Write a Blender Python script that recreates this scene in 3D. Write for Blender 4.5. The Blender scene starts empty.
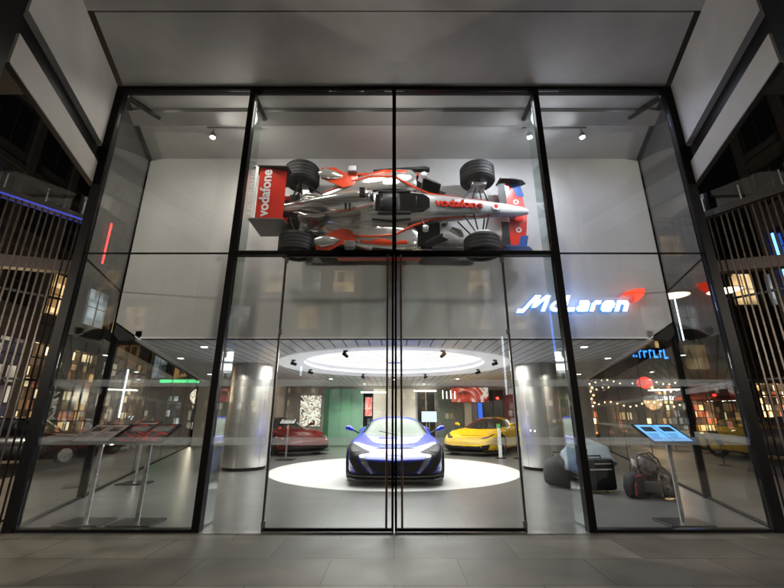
import bpy, bmesh, math, random
from mathutils import Vector, Matrix
from mathutils.bvhtree import BVHTree
R = math.radians
random.seed(7)
scene = bpy.context.scene
COL = scene.collection

# ------------------------------------------------------------------ materials
MATS = {}
def mat(name, col, rough=0.5, metal=0.0, coat=0.0, emit=None, estr=0.0, noise=None, bump=0.0, spec=0.5, trans=0.0):
    """noise=(scale, amount) varies the colour, bump adds small relief"""
    if name in MATS: return MATS[name]
    m = bpy.data.materials.new(name); m.use_nodes = True
    nt = m.node_tree; b = nt.nodes['Principled BSDF']
    b.inputs['Base Color'].default_value = (*col, 1)
    b.inputs['Roughness'].default_value = rough
    b.inputs['Metallic'].default_value = metal
    b.inputs['Coat Weight'].default_value = coat
    b.inputs['Coat Roughness'].default_value = 0.03
    b.inputs['Specular IOR Level'].default_value = spec
    b.inputs['Transmission Weight'].default_value = trans
    if emit:
        b.inputs['Emission Color'].default_value = (*emit, 1)
        b.inputs['Emission Strength'].default_value = estr
    if noise or bump:
        tc = nt.nodes.new('ShaderNodeTexCoord')
        n = nt.nodes.new('ShaderNodeTexNoise'); n.inputs['Scale'].default_value = noise[0] if noise else 30
        n.inputs['Detail'].default_value = 5
        nt.links.new(tc.outputs['Object'], n.inputs['Vector'])
        if noise:
            mr = nt.nodes.new('ShaderNodeMapRange')
            mr.inputs['From Min'].default_value = .3; mr.inputs['From Max'].default_value = .7
            mr.inputs['To Min'].default_value = 1 - noise[1]; mr.inputs['To Max'].default_value = 1 + noise[1]
            nt.links.new(n.outputs['Fac'], mr.inputs['Value'])
            mx = nt.nodes.new('ShaderNodeVectorMath'); mx.operation = 'SCALE'
            mx.inputs[0].default_value = col
            nt.links.new(mr.outputs['Result'], mx.inputs['Scale'])
            nt.links.new(mx.outputs['Vector'], b.inputs['Base Color'])
            m2 = nt.nodes.new('ShaderNodeMapRange')
            m2.inputs['To Min'].default_value = max(0, rough - .08); m2.inputs['To Max'].default_value = min(1, rough + .08)
            nt.links.new(n.outputs['Fac'], m2.inputs['Value'])
            nt.links.new(m2.outputs['Result'], b.inputs['Roughness'])
        if bump:
            bp = nt.nodes.new('ShaderNodeBump'); bp.inputs['Strength'].default_value = bump; bp.inputs['Distance'].default_value = .01
            nt.links.new(n.outputs['Fac'], bp.inputs['Height'])
            nt.links.new(bp.outputs['Normal'], b.inputs['Normal'])
    MATS[name] = m
    return m

def glass_mat(name, tint=(.93, .95, .94), ior=1.5, rough=0.0, gain=1.0):
    if name in MATS: return MATS[name]
    m = bpy.data.materials.new(name); m.use_nodes = True
    nt = m.node_tree; nt.nodes.clear()
    out = nt.nodes.new('ShaderNodeOutputMaterial'); mix = nt.nodes.new('ShaderNodeMixShader')
    tr = nt.nodes.new('ShaderNodeBsdfTransparent'); tr.inputs[0].default_value = (*tint, 1)
    gl = nt.nodes.new('ShaderNodeBsdfGlossy'); gl.inputs['Roughness'].default_value = rough
    gl.inputs['Color'].default_value = (1, 1, 1, 1)
    f0 = ((ior-1)/(ior+1))**2
    lw = nt.nodes.new('ShaderNodeLayerWeight'); lw.inputs['Blend'].default_value = .5
    pw = nt.nodes.new('ShaderNodeMath'); pw.operation = 'POWER'; pw.inputs[1].default_value = 5
    fr = nt.nodes.new('ShaderNodeMath'); fr.operation = 'MULTIPLY_ADD'; fr.inputs[1].default_value = 1-f0; fr.inputs[2].default_value = f0
    nt.links.new(lw.outputs['Facing'], pw.inputs[0]); nt.links.new(pw.outputs[0], fr.inputs[0])
    mul = nt.nodes.new('ShaderNodeMath'); mul.operation = 'MULTIPLY'; mul.inputs[1].default_value = gain; mul.use_clamp = True
    nt.links.new(fr.outputs[0], mul.inputs[0]); nt.links.new(mul.outputs[0], mix.inputs[0])
    nt.links.new(tr.outputs[0], mix.inputs[1]); nt.links.new(gl.outputs[0], mix.inputs[2])
    nt.links.new(mix.outputs[0], out.inputs[0])
    MATS[name] = m
    return m

def film_mat(name, col, alpha):
    if name in MATS: return MATS[name]
    m = bpy.data.materials.new(name); m.use_nodes = True
    nt = m.node_tree; nt.nodes.clear()
    out = nt.nodes.new('ShaderNodeOutputMaterial'); mix = nt.nodes.new('ShaderNodeMixShader'); mix.inputs[0].default_value = alpha
    tr = nt.nodes.new('ShaderNodeBsdfTransparent')
    ad = nt.nodes.new('ShaderNodeMixShader'); ad.inputs[0].default_value = .6
    df = nt.nodes.new('ShaderNodeBsdfDiffuse'); df.inputs[0].default_value = (*col, 1)
    tl = nt.nodes.new('ShaderNodeBsdfTranslucent'); tl.inputs[0].default_value = (*col, 1)
    nt.links.new(df.outputs[0], ad.inputs[1]); nt.links.new(tl.outputs[0], ad.inputs[2])
    nt.links.new(tr.outputs[0], mix.inputs[1]); nt.links.new(ad.outputs[0], mix.inputs[2])
    nt.links.new(mix.outputs[0], out.inputs[0])
    MATS[name] = m
    return m

def joint_mat(name, col, jcol, sx, sy, offset=.5, mortar=.004, rough=.45, var=.12, metal=0, rot=0, bump=.3):
    """slabs / planks laid in a bond, metres per slab sx, sy, in object XY"""
    if name in MATS: return MATS[name]
    m = bpy.data.materials.new(name); m.use_nodes = True
    nt = m.node_tree; b = nt.nodes['Principled BSDF']
    tc = nt.nodes.new('ShaderNodeTexCoord')
    mp = nt.nodes.new('ShaderNodeMapping'); mp.inputs['Rotation'].default_value[2] = rot
    nt.links.new(tc.outputs['Object'], mp.inputs['Vector'])
    br = nt.nodes.new('ShaderNodeTexBrick')
    br.offset = offset; br.squash = 1
    br.inputs['Scale'].default_value = 1
    br.inputs['Brick Width'].default_value = sx; br.inputs['Row Height'].default_value = sy
    br.inputs['Mortar Size'].default_value = mortar; br.inputs['Mortar Smooth'].default_value = .1
    c1 = [c * (1 - var) for c in col]; c2 = [c * (1 + var) for c in col]
    br.inputs['Color1'].default_value = (*c1, 1); br.inputs['Color2'].default_value = (*c2, 1)
    br.inputs['Mortar'].default_value = (*jcol, 1)
    nt.links.new(mp.outputs[0], br.inputs['Vector'])
    n = nt.nodes.new('ShaderNodeTexNoise'); n.inputs['Scale'].default_value = 2.2; n.inputs['Detail'].default_value = 8
    nt.links.new(tc.outputs['Object'], n.inputs['Vector'])
    mr = nt.nodes.new('ShaderNodeMapRange'); mr.inputs['From Min'].default_value = .3; mr.inputs['From Max'].default_value = .7
    mr.inputs['To Min'].default_value = .70 if var > .2 else .86; mr.inputs['To Max'].default_value = 1.28 if var > .2 else 1.12
    nt.links.new(n.outputs['Fac'], mr.inputs['Value'])
    vm = nt.nodes.new('ShaderNodeVectorMath'); vm.operation = 'SCALE'
    nt.links.new(br.outputs['Color'], vm.inputs[0]); nt.links.new(mr.outputs[0], vm.inputs['Scale'])
    nt.links.new(vm.outputs[0], b.inputs['Base Color'])
    m2 = nt.nodes.new('ShaderNodeMapRange'); m2.inputs['To Min'].default_value = rough - .12; m2.inputs['To Max'].default_value = rough + .15
    nt.links.new(n.outputs['Fac'], m2.inputs['Value']); 
    if bump > 0: nt.links.new(m2.outputs[0], b.inputs['Roughness'])
    else: b.inputs['Roughness'].default_value = rough
    b.inputs['Metallic'].default_value = metal
    if bump <= 0:
        MATS[name] = m; return m
    bp = nt.nodes.new('ShaderNodeBump'); bp.inputs['Strength'].default_value = bump; bp.inputs['Distance'].default_value = .004; bp.invert = True
    nt.links.new(br.outputs['Fac'], bp.inputs['Height']); nt.links.new(bp.outputs[0], b.inputs['Normal'])
    MATS[name] = m
    return m

def emit_mat(name, col, s):
    if name in MATS: return MATS[name]
    m = mat(name, (.02, .02, .02), .4, emit=col, estr=s)
    return m

def art_mat(name, cols, scale, strength, distort=2.0, musgrave=False):
    """abstract patterned artwork on a lightbox"""
    if name in MATS: return MATS[name]
    m = bpy.data.materials.new(name); m.use_nodes = True
    nt = m.node_tree; b = nt.nodes['Principled BSDF']
    tc = nt.nodes.new('ShaderNodeTexCoord'); n = nt.nodes.new('ShaderNodeTexNoise')
    n.inputs['Scale'].default_value = scale; n.inputs['Detail'].default_value = 3; n.inputs['Distortion'].default_value = distort
    nt.links.new(tc.outputs['Object'], n.inputs['Vector'])
    r = nt.nodes.new('ShaderNodeValToRGB'); r.color_ramp.interpolation = 'EASE'
    k = len(cols)
    while len(r.color_ramp.elements) < k: r.color_ramp.elements.new(.5)
    for i, c in enumerate(cols):
        r.color_ramp.elements[i].position = .34 + .32 * i / max(1, k - 1); r.color_ramp.elements[i].color = (*c, 1)
    nt.links.new(n.outputs['Fac'], r.inputs[0])
    nt.links.new(r.outputs[0], b.inputs['Base Color']); nt.links.new(r.outputs[0], b.inputs['Emission Color'])
    b.inputs['Emission Strength'].default_value = strength
    b.inputs['Roughness'].default_value = .3
    MATS[name] = m
    return m

def room_mat(name, cols, w, h, strength, frac=.5):
    """lit room seen through a shop window: small things on shelves, in the XZ plane"""
    if name in MATS: return MATS[name]
    m = bpy.data.materials.new(name); m.use_nodes = True
    nt = m.node_tree; b = nt.nodes['Principled BSDF']; L = nt.links.new
    tc = nt.nodes.new('ShaderNodeTexCoord'); mp = nt.nodes.new('ShaderNodeMapping'); mp.inputs['Rotation'].default_value[0] = R(90)
    L(tc.outputs['Object'], mp.inputs['Vector'])
    br = nt.nodes.new('ShaderNodeTexBrick'); br.offset = .37; br.inputs['Scale'].default_value = 1
    br.inputs['Brick Width'].default_value = w; br.inputs['Row Height'].default_value = h; br.inputs['Mortar Size'].default_value = h*.10
    br.inputs['Color1'].default_value = (0,0,0,1); br.inputs['Color2'].default_value = (1,1,1,1); br.inputs['Mortar'].default_value = (.05,.05,.05,1); br.inputs['Bias'].default_value = -.15
    L(mp.outputs[0], br.inputs['Vector'])
    r = nt.nodes.new('ShaderNodeValToRGB'); r.color_ramp.interpolation = 'CONSTANT'
    k = len(cols)
    while len(r.color_ramp.elements) < k: r.color_ramp.elements.new(.5)
    for i, c in enumerate(cols):
        r.color_ramp.elements[i].position = i/k; r.color_ramp.elements[i].color = (*c, 1)
    L(br.outputs['Color'], r.inputs[0])
    n = nt.nodes.new('ShaderNodeTexNoise'); n.inputs['Scale'].default_value = .55; n.inputs['Detail'].default_value = 2
    L(tc.outputs['Object'], n.inputs['Vector'])
    mr = nt.nodes.new('ShaderNodeMapRange'); mr.inputs['From Min'].default_value = .35; mr.inputs['From Max'].default_value = .65; mr.inputs['To Min'].default_value = .15; mr.inputs['To Max'].default_value = 1.3
    L(n.outputs['Fac'], mr.inputs['Value'])
    vm = nt.nodes.new('ShaderNodeVectorMath'); vm.operation = 'SCALE'; L(r.outputs[0], vm.inputs[0]); L(mr.outputs[0], vm.inputs['Scale'])
    L(vm.outputs[0], b.inputs['Emission Color']); b.inputs['Emission Strength'].default_value = strength
    b.inputs['Base Color'].default_value = (.02,.02,.02,1); b.inputs['Roughness'].default_value = .15
    MATS[name] = m
    return m

# ------------------------------------------------------------------ mesh helpers
class MB:
    def __init__(s): s.bm = bmesh.new()
    def box(s, x0, x1, y0, y1, z0, z1, M=None, bev=0):
        vs = [s.bm.verts.new(v) for v in [(x0,y0,z0),(x1,y0,z0),(x1,y1,z0),(x0,y1,z0),(x0,y0,z1),(x1,y0,z1),(x1,y1,z1),(x0,y1,z1)]]
        fs = [s.bm.faces.new([vs[i] for i in f]) for f in [(0,3,2,1),(4,5,6,7),(0,1,5,4),(1,2,6,5),(2,3,7,6),(3,0,4,7)]]
        if bev:
            es = list({e for f in fs for e in f.edges})
            r = bmesh.ops.bevel(s.bm, geom=es, offset=bev, segments=2, affect='EDGES', profile=.5)
            vs = list({v for f in r['faces'] for v in f.verts} | {v for v in vs if v.is_valid})
        if M is not None: bmesh.ops.transform(s.bm, matrix=M, verts=[v for v in vs if v.is_valid])
        return s
    def prism(s, pts, z0, z1, M=None):
        """polygon in XY extruded z0..z1 (any winding)"""
        n = len(pts)
        a = [s.bm.verts.new((p[0], p[1], z0)) for p in pts]; b = [s.bm.verts.new((p[0], p[1], z1)) for p in pts]
        s.bm.faces.new(list(reversed(a))); s.bm.faces.new(b)
        for i in range(n):
            j = (i + 1) % n; s.bm.faces.new([a[i], a[j], b[j], b[i]])
        if M is not None: bmesh.ops.transform(s.bm, matrix=M, verts=a + b)
        return s
    def hexa(s, lo, hi):
        a = [s.bm.verts.new(p) for p in lo]; b = [s.bm.verts.new(p) for p in hi]
        s.bm.faces.new(list(reversed(a))); s.bm.faces.new(b)
        for i in range(4):
            j = (i + 1) % 4; s.bm.faces.new([a[i], a[j], b[j], b[i]])
        return s
    def tube(s, pts, r, n=8, cap=True):
        pts = [Vector(p) for p in pts]; rings = []
        for i, p in enumerate(pts):
            d = (pts[min(i+1, len(pts)-1)] - pts[max(i-1, 0)]).normalized()
            up = Vector((0,0,1)) if abs(d.z) < .95 else Vector((1,0,0))
            u = d.cross(up).normalized(); v = d.cross(u)
            rr = r[i] if isinstance(r, (list, tuple)) else r
            rings.append([s.bm.verts.new(p + (u*math.cos(t)+v*math.sin(t))*rr) for t in [2*math.pi*k/n for k in range(n)]])
        for a, b in zip(rings, rings[1:]):
            for k in range(n): s.bm.faces.new([a[k], a[(k+1)%n], b[(k+1)%n], b[k]])
        if cap: s.bm.faces.new(rings[0]); s.bm.faces.new(list(reversed(rings[-1])))
        return s
    def lathe(s, prof, n=32, M=None, cap=False):
        """profile [(r,z)] spun round Z"""
        rings = []; allv = []
        for r, z in prof:
            if r < 1e-6:
                v = s.bm.verts.new((0,0,z)); rings.append([v]); allv.append(v)
            else:
                ring = [s.bm.verts.new((r*math.cos(2*math.pi*k/n), r*math.sin(2*math.pi*k/n), z)) for k in range(n)]
                rings.append(ring); allv += ring
        for a, b in zip(rings, rings[1:]):
            for k in range(n):
                j = (k+1) % n
                if len(a) == 1 and len(b) == 1: continue
                if len(a) == 1: s.bm.faces.new([a[0], b[j], b[k]])
                elif len(b) == 1: s.bm.faces.new([a[k], a[j], b[0]])
                else: s.bm.faces.new([a[k], a[j], b[j], b[k]])
        if M is not None: bmesh.ops.transform(s.bm, matrix=M, verts=allv)
        return s
    def loft(s, st, n=20, M=None):
        """st: (x, cy, cz, hy, hz, p) superellipse sections along X, capped"""
        rings = []
        for (x, cy, cz, hy, hz, p) in st:
            ring = []
            for k in range(n):
                t = 2*math.pi*k/n; c, q = math.cos(t), math.sin(t)
                ring.append(s.bm.verts.new((x, cy + hy*math.copysign(abs(c)**(2/p), c), cz + hz*math.copysign(abs(q)**(2/p), q))))
            rings.append(ring)
        for a, b in zip(rings, rings[1:]):
            for k in range(n): s.bm.faces.new([a[k], a[(k+1)%n], b[(k+1)%n], b[k]])
        s.bm.faces.new(rings[0]); s.bm.faces.new(list(reversed(rings[-1])))
        if M is not None: bmesh.ops.transform(s.bm, matrix=M, verts=[v for r in rings for v in r])
        return s
    def build(s, name, m, parent=None, smooth=False, loc=None, sub=0, recalc=True):
        if recalc: bmesh.ops.recalc_face_normals(s.bm, faces=s.bm.faces)
        me = bpy.data.meshes.new(name); s.bm.to_mesh(me); s.bm.free()
        if m: me.materials.append(m)
        if smooth:
            me.polygons.foreach_set('use_smooth', [True]*len(me.polygons))
            if smooth != 'all':
                try: me.set_sharp_from_angle(angle=R(35))
                except Exception: pass
        o = bpy.data.objects.new(name, me); COL.objects.link(o)
        if parent: o.parent = parent
        if loc: o.location = loc
        if sub:
            md = o.modifiers.new('sub', 'SUBSURF'); md.levels = sub; md.render_levels = sub
        return o

def thing(name, label, cat, loc=(0,0,0), rz=0, group=None):
    o = bpy.data.objects.new(name, None); COL.objects.link(o); o.empty_display_size = .2
    o.location = loc; o.rotation_euler = (0,0,rz)
    return tag(o, label, cat, group)
def tag(o, label, cat, group=None):
    o['label'] = label; o['category'] = cat
    if group: o['group'] = group
    return o
def struct(o, kind='structure'):
    o['kind'] = kind; return o
def copy_tree(o, parent=None):
    c = o.copy(); COL.objects.link(c)
    if parent: c.parent = parent
    for ch in list(o.children): copy_tree(ch, c)
    return c
def apply_mods(o):
    dg = bpy.context.evaluated_depsgraph_get()
    me = bpy.data.meshes.new_from_object(o.evaluated_get(dg))
    o.modifiers.clear(); o.data = me
    return o
def text_obj(name, body, size, m, parent, M, bold=0.0, extrude=.002, shear=0, sx=1, align='CENTER', spacing=1.0):
    cu = bpy.data.curves.new(name, 'FONT'); cu.body = body; cu.size = size; cu.offset = bold; cu.extrude = extrude
    cu.align_x = align; cu.align_y = 'CENTER'; cu.shear = shear; cu.space_character = spacing
    t = bpy.data.objects.new(name, cu); COL.objects.link(t)
    bpy.context.view_layer.update()
    dg = bpy.context.evaluated_depsgraph_get()
    me = bpy.data.meshes.new_from_object(t.evaluated_get(dg))
    bpy.data.objects.remove(t); bpy.data.curves.remove(cu)
    for v in me.vertices: v.co.x *= sx
    me.materials.clear(); me.materials.append(m)
    o = bpy.data.objects.new(name, me); COL.objects.link(o)
    o.parent = parent; o.matrix_local = M
    return o

# ------------------------------------------------------------------ palette
black = mat('black_frame', (.008,.0075,.0075), .42, 0, spec=.07)
steel = mat('brushed_steel', (.42,.42,.42), .3, 1, noise=(12,.12))
plaster = mat('canopy_panel', (.40,.393,.382), .5, noise=(.9,.20), bump=.08)
plasterB = mat('band_panel', (.40,.385,.36), .6, noise=(2,.08))
whitewall = mat('painted_wall', (.56,.545,.54), .6, noise=(.9,.07))
rubber = mat('tyre_rubber', (.013,.013,.014), .6, noise=(30,.3), spec=.3)
glass = glass_mat('clear_glass', ior=1.58)
glass_side = glass_mat('side_glass', (.92,.93,.92), 1.6, gain=.95)
fin_glass = glass_mat('fin_glass', (.84,.90,.88), 1.6, gain=1.4)
film = film_mat('frosted_film', (.85,.85,.83), .20)
darkmetal = mat('dark_metal', (.05,.048,.045), .45, .6)
wood = mat('warm_slat', (.05,.032,.02), .5, noise=(6,.25))

# splayed side walls: left line x = -4.5 - S*(y-5.2)
S = .345
D0, HW, H = 5.2, 4.5, 6.5
def sx_at(y): return HW + S*(y - D0)
SA = math.atan(S)

# ------------------------------------------------------------------ ground
m_pav = joint_mat('paving_stone', (.175,.158,.128), (.065,.06,.05), 1.2, .62, .5, .007, .5, .26)
m_floor = joint_mat('showroom_floor_tile', (.150,.150,.147), (.12,.12,.118), .9, .9, 0, .012, .30, .02, bump=0)
m_road = mat('asphalt', (.045,.045,.048), .55, noise=(40,.25), bump=.3)
g = MB(); g.box(-400, 400, -400, 400, -.35, -.15)
struct(g.build('road', m_road))
# one pavement slab right round the building, its kerb 0.15 above the road
g = MB(); g.prism([(-7.6,-12),(7.6,-12),(7.6,4.2),(9.0,12),(12.5,23),(-12.5,23),(-9.0,12),(-7.6,4.2)], -.149, -.004)
struct(g.build('pavement', m_pav))
ye = 18.8
g = MB(); g.prism([(-sx_at(D0), D0-.06),(sx_at(D0), D0-.06),(sx_at(ye), ye),(-sx_at(ye), ye)], -.003, .002)
struct(g.build('showroom_floor', m_floor))

# ------------------------------------------------------------------ glass facade
fac = thing('glass_facade', 'tall black framed glass entrance front with central double doors', 'glass facade', (0, D0, 0))
ZT = 3.53
def fbox(name, x0, x1, y0, y1, z0, z1, m=black, parent=fac, bev=0):
    b = MB(); b.box(x0, x1, y0, y1, z0, z1, bev=bev); return b.build(name, m, parent)
for sgn in (-1, 1):
    fbox('mullion', sgn*2.32-.045, sgn*2.32+.045, -.02, .10, .0, H-.07)
    fbox('corner_post', sgn*4.5-.065, sgn*4.5+.065, -.03, .07, .0, H-.07)
    # glass stiffening fin behind each mullion, with its top bracket
    f = MB(); f.box(sgn*2.32-.009, sgn*2.32+.009, .103, .46, .03, H-.12); f.build('glass_fin', fin_glass, fac)
    b = MB(); b.box(-.03, .03, 0, .50, H-.15, H-.075)
    o = b.build('top_bracket', black, fac, loc=(sgn*2.32, .11, 0))
    b = MB(); b.box(-.03, .03, 0, .52, H-.15, H-.075)
    o = b.build('top_bracket', black, fac, loc=(sgn*4.44, .12, 0)); o.rotation_euler = (0,0,sgn*R(29))
fbox('head_frame', -4.57, 4.57, -.025, .11, H-.068, H-.002)
fbox('sill_frame', -4.43, -2.366, -.02, .09, .003, .035); fbox('sill_frame', 2.366, 4.43, -.02, .09, .003, .035)
fbox('transom', -2.274, 2.274, -.015, .09, ZT-.03, ZT+.03)
for sgn in (-1, 1):
    fbox('transom', min(sgn*2.366, sgn*4.434), max(sgn*2.366, sgn*4.434), .004, .035, ZT-.009, ZT+.009)
fbox('centre_mullion', -.03, .03, -.012, .085, ZT+.031, H-.07)
def pane(x0, x1, z0, z1, name='pane', m=glass, parent=fac, y0=.012, y1=.024):
    return fbox(name, x0, x1, y0, y1, z0, z1, m, parent)
for a, b_ in ((-4.433,-2.367), (2.367,4.433)):
    pane(a, b_, .036, ZT-.01); pane(a, b_, ZT+.01, H-.07)
for a, b_ in ((-2.273,-.032), (.032,2.273)): pane(a, b_, ZT+.032, H-.07)
for sgn in (-1,1):
    pane(min(sgn*2.273, sgn*1.56), max(sgn*2.273, sgn*1.56), .01, ZT-.032)
    fbox('side_stile', sgn*1.545-.011, sgn*1.545+.011, .0, .04, .0, ZT-.032, darkmetal)
    # door leaf: glass with stile, rails, full height handle and patch fittings
    d = MB(); x0, x1 = sorted((sgn*.035, sgn*1.53)); d.box(x0, x1, .012, .024, .05, ZT-.06)
    leaf = d.build('door', glass, fac); leaf['label'] = 'full height glass door leaf with a long vertical pull bar'
    st = MB(); xs = sorted((sgn*.006, sgn*.034)); st.box(xs[0], xs[1], -.004, .05, .01, ZT-.034)
    st.box(*sorted((sgn*.0345, sgn*1.53)), .0, .036, .01, .045); st.box(*sorted((sgn*.0345, sgn*1.53)), .0, .036, ZT-.058, ZT-.035)
    st.build('stile', black, leaf)
    h = MB(); h.tube([(sgn*.092,-.075,.06),(sgn*.092,-.075,ZT-.06)], .013, 12)
    for z in (.25, 1.15, 2.2, 3.2): h.tube([(sgn*.092,-.075,z),(sgn*.092,.011,z)], .008, 8)
    h.build('handle', mat('bronze_bar', (.22,.13,.09), .3, 1), leaf, smooth=True)
    for z in (.05, ZT-.14, 2.35):
        p = MB(); p.box(*sorted((sgn*1.515, sgn*1.562)), -.006, .045, z, z+.07, bev=.004); p.build('hinge', mat('fitting_steel', (.2,.2,.2), .4, .9), leaf)
# frosted bands on the glass (2 mm proud of it)
for z0, z1 in ((.955,1.045), (1.665,1.755)):
    for a, b_ in ((-4.43,-2.37), (-2.27,-1.565), (-1.525,-.036), (.036,1.525), (1.565,2.27), (2.37,4.43)):
        pane(a, b_, z0, z1, 'frosted_band', film, fac, .027, .028)

# splayed side glazing
def side_glazing(sgn):
    side = 'left' if sgn < 0 else 'right'
    t = thing('side_glazing', f'splayed glass side wall running back on the {side} of the showroom', 'glass wall', (sgn*4.5, D0, 0), sgn*-SA)
    L1 = (7.23-D0)/math.cos(SA); L2 = (ye-D0)/math.cos(SA)
    def bx(name, y0, y1, z0, z1, x0, x1, m):
        b = MB(); b.box(x0, x1, y0, y1, z0, z1); return b.build(name, m, t)
    bx('pane', .15, L1-.05, .03, ZT-.01, -.006, .006, glass_side)
    bx('pane', .15, L1-.05, ZT+.01, H-.09, -.006, .006, glass_side)
    bx('rail', .15, L1-.05, ZT-.009, ZT+.009, -.014, .014, black)
    bx('post', L1-.045, L1+.045, 0, H-.06, -.05, .05, black)
    bx('rail', .14, L1-.05, H-.088, H-.03, -.04, .04, black)
    n = 4; seg = (L2-L1-.05)/n
    for i in range(n):
        a = L1+.05+i*seg
        bx('pane', a+.004, a+seg-.004, .03, 2.86, -.006, .006, glass_side)
        if i: bx('joint', a-.0035, a+.0035, .03, 2.86, -.010, .010, darkmetal)
    bx('rail', L1+.05, L2, 2.862, 2.94, -.05, .05, darkmetal)
    bx('sill', .14, L1-.05, .003, .03, -.03, .03, black); bx('sill', L1+.046, L2, .003, .03, -.03, .03, black)
    for z0, z1 in ((.955,1.045), (1.665,1.755)):
        bx('frosted_band', .15, L1-.05, z0, z1, -.0095, -.0085, film); bx('frosted_band', L1+.06, L2, z0, z1, -.0115, -.0105, film)
side_glazing(-1); side_glazing(1)

# ------------------------------------------------------------------ canopy outside
can = thing('entrance_canopy', 'grey panelled canopy and side fascias projecting over the entrance', 'canopy', (0,0,0))
YF, YS = 3.93, -1.2
def soff(poly, name='soffit', z=H, parent=can, m=plaster):
    b = MB(); b.prism(poly, z, z+.12); return b.build(name, m, parent)
xa, xb = sx_at(D0)+.02, sx_at(YF)
gp = .012
soff([(-xa+.0,D0+.12),(xa,D0+.12),(xb-gp,YF+gp),(-xb+gp,YF+gp)], z=H+.004)
soff([(-xb-.2,YF-gp),(xb+.2,YF-gp),(xb+.2,YS),(-xb-.2,YS)], z=H+.004)
b = MB(); b.box(-7.8, 7.8, YS, D0+.3, H+.14, H+.9); b.build('deck', darkmetal, can)
for sgn in (-1,1):
    # vertical fascia: upper panel, dark gap, lower panel, all along the splay
    y0, y1 = 3.05, D0+.02
    def strip(name, z0, z1, off, m, thick=.10, yy0=y0, yy1=y1):
        a = [(sgn*(sx_at(yy0)+off), yy0), (sgn*(sx_at(yy1)+off), yy1), (sgn*(sx_at(yy1)+off+thick), yy1), (sgn*(sx_at(yy0)+off+thick), yy0)]
        b = MB(); b.prism(a, z0, z1); return b.build(name, m, can)
    strip('fascia_panel', 5.36, H, .07, plaster)
    strip('shadow_gap', 5.04, 5.358, .16, black)
    strip('fascia_panel', 4.66, 5.038, .07, plasterB, .05)
    strip('fascia_cap', 4.640, 4.658, .06, darkmetal, .07)
# portal columns
for sgn in (-1,1):
    t = thing('portal_column', ('left' if sgn<0 else 'right') + 'most grey portal column with a black edge in the near corner', 'column', (sgn*3.80, 3.0, 0), sgn*-SA)
    b = MB(); b.box(*sorted((sgn*.14, sgn*1.0)), -.42, .02, .0, H); b.build('panel', plaster, t)
    b = MB(); b.box(*sorted((sgn*.0, sgn*.138)), -.40, .0, .0, H); b.build('edge_strip', black, t)

# ------------------------------------------------------------------ vertical bar screens beside the entrance
bronze = mat('bar_bronze', (.065,.052,.042), .3, .6, noise=(8,.3))
for sgn in (-1,1):
    t = thing('bar_screen', ('left' if sgn<0 else 'right') + ' screen of slender vertical bronze bars beside the glass front', 'screen', (sgn*4.80, 5.45, 0), sgn*math.atan(.67))
    # local -y runs outward and towards the street
    n = 20
    ztop = 4.15 if sgn < 0 else 4.2
    for i in range(n):
        b = MB(); b.box(-.007, .007, -.010, .010, .02, ztop); o = b.build('bar', bronze, t, loc=(0, -.04-i*.074+random.uniform(-.006,.006), 0)); 
        o.rotation_euler = (0,0,random.uniform(-.03,.03))
    for z in (.05, 1.75, 2.9):
        b = MB(); b.box(sgn*.03-.01, sgn*.03+.01, -n*.074, .04, z, z+.03); b.build('rail', darkmetal, t)
    b = MB(); b.box(-.06, .06, -n*.074, .05, ztop+.002, ztop+.10); b.build('top_rail', darkmetal, t)
    if sgn < 0:
        b = MB(); b.box(-.075, -.062, -n*.074, .05, ztop+.0, ztop+.022); b.box(.062,.075,-n*.074,.05,ztop+.0,ztop+.022)
        b.build('led_strip', emit_mat('blue_led', (.06,.10,.9), .4), t)
    # glass guard with posts on top of the rail
    b = MB(); b.box(-.006, .006, -n*.074, .05, ztop+.11, ztop+.42); b.build('guard_glass', glass_side, t)
    for i in (0, 5, 10):
        b = MB(); b.box(-.02, -.009, -.03-i*.09, -.015-i*.09, ztop+.104, ztop+.35); b.build('guard_post', steel, t)

# ------------------------------------------------------------------ showroom interior
YW = 7.06; ZC = 2.64
xw = sx_at(7.16)-.06
wl = thing('display_wall', 'high pale wall behind the glass where the racing car hangs', 'wall', (0, YW, 0))
b = MB()
M_ = Matrix.Rotation(R(90), 4, 'X')      # XY polygon -> XZ plane, extrusion towards -Y
b.prism([(-4.62,ZC),(4.62,ZC),(xw,2.95),(xw,H-.02),(-xw,H-.02),(-xw,2.95)], -.12, 0, M_)
b.build('wall_panel', whitewall, wl)
b = MB(); b.box(-4.62, 4.62, -.012, -.001, ZC, ZC+.03); b.build('edge_trim', mat('white_trim', (.75,.74,.72), .4), wl)
b = MB()
for x in (-3.0, -1.0, 1.0, 3.0): b.box(x-.003, x+.003, -.0012, .001, ZC+.04, H-.05)
b.build('panel_joint', mat('joint_grey', (.42,.41,.40), .6), wl)
# roof over the glazed zone: front strip, dark slot, rear panel
b = MB(); b.prism([(-4.55,D0+.115),(4.55,D0+.115),(4.66,5.63),(-4.66,5.63)], H-.03, H+.1)
b.prism([(-4.78,5.98),(4.78,5.98),(5.18,YW+.12),(-5.18,YW+.12)], H-.03, H+.1)
struct(b.build('roof_lining', mat('roof_paint', (.50,.49,.47), .6, noise=(1,.05))))
b = MB(); b.prism([(-4.66,5.632),(4.66,5.632),(4.78,5.978),(-4.78,5.978)], H-.11, H+.06)
struct(b.build('ceiling_beam', mat('beam_paint', (.26,.25,.24), .6)))
# the slatted showroom ceiling with a round opening
m_ceil = joint_mat('slatted_ceiling', (.68,.69,.66), (.05,.05,.05), 30, .24, 0, .014, .4, .04, metal=.1, rot=R(90), bump=.8)
CX, CY, RO, RI = 0, 10.9, 3.09, 2.42
b = MB(); bm = b.bm
outer = [(-4.6,YW+.002),(4.6,YW+.002),(8.45,18.79),(-8.45,18.79)]
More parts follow.
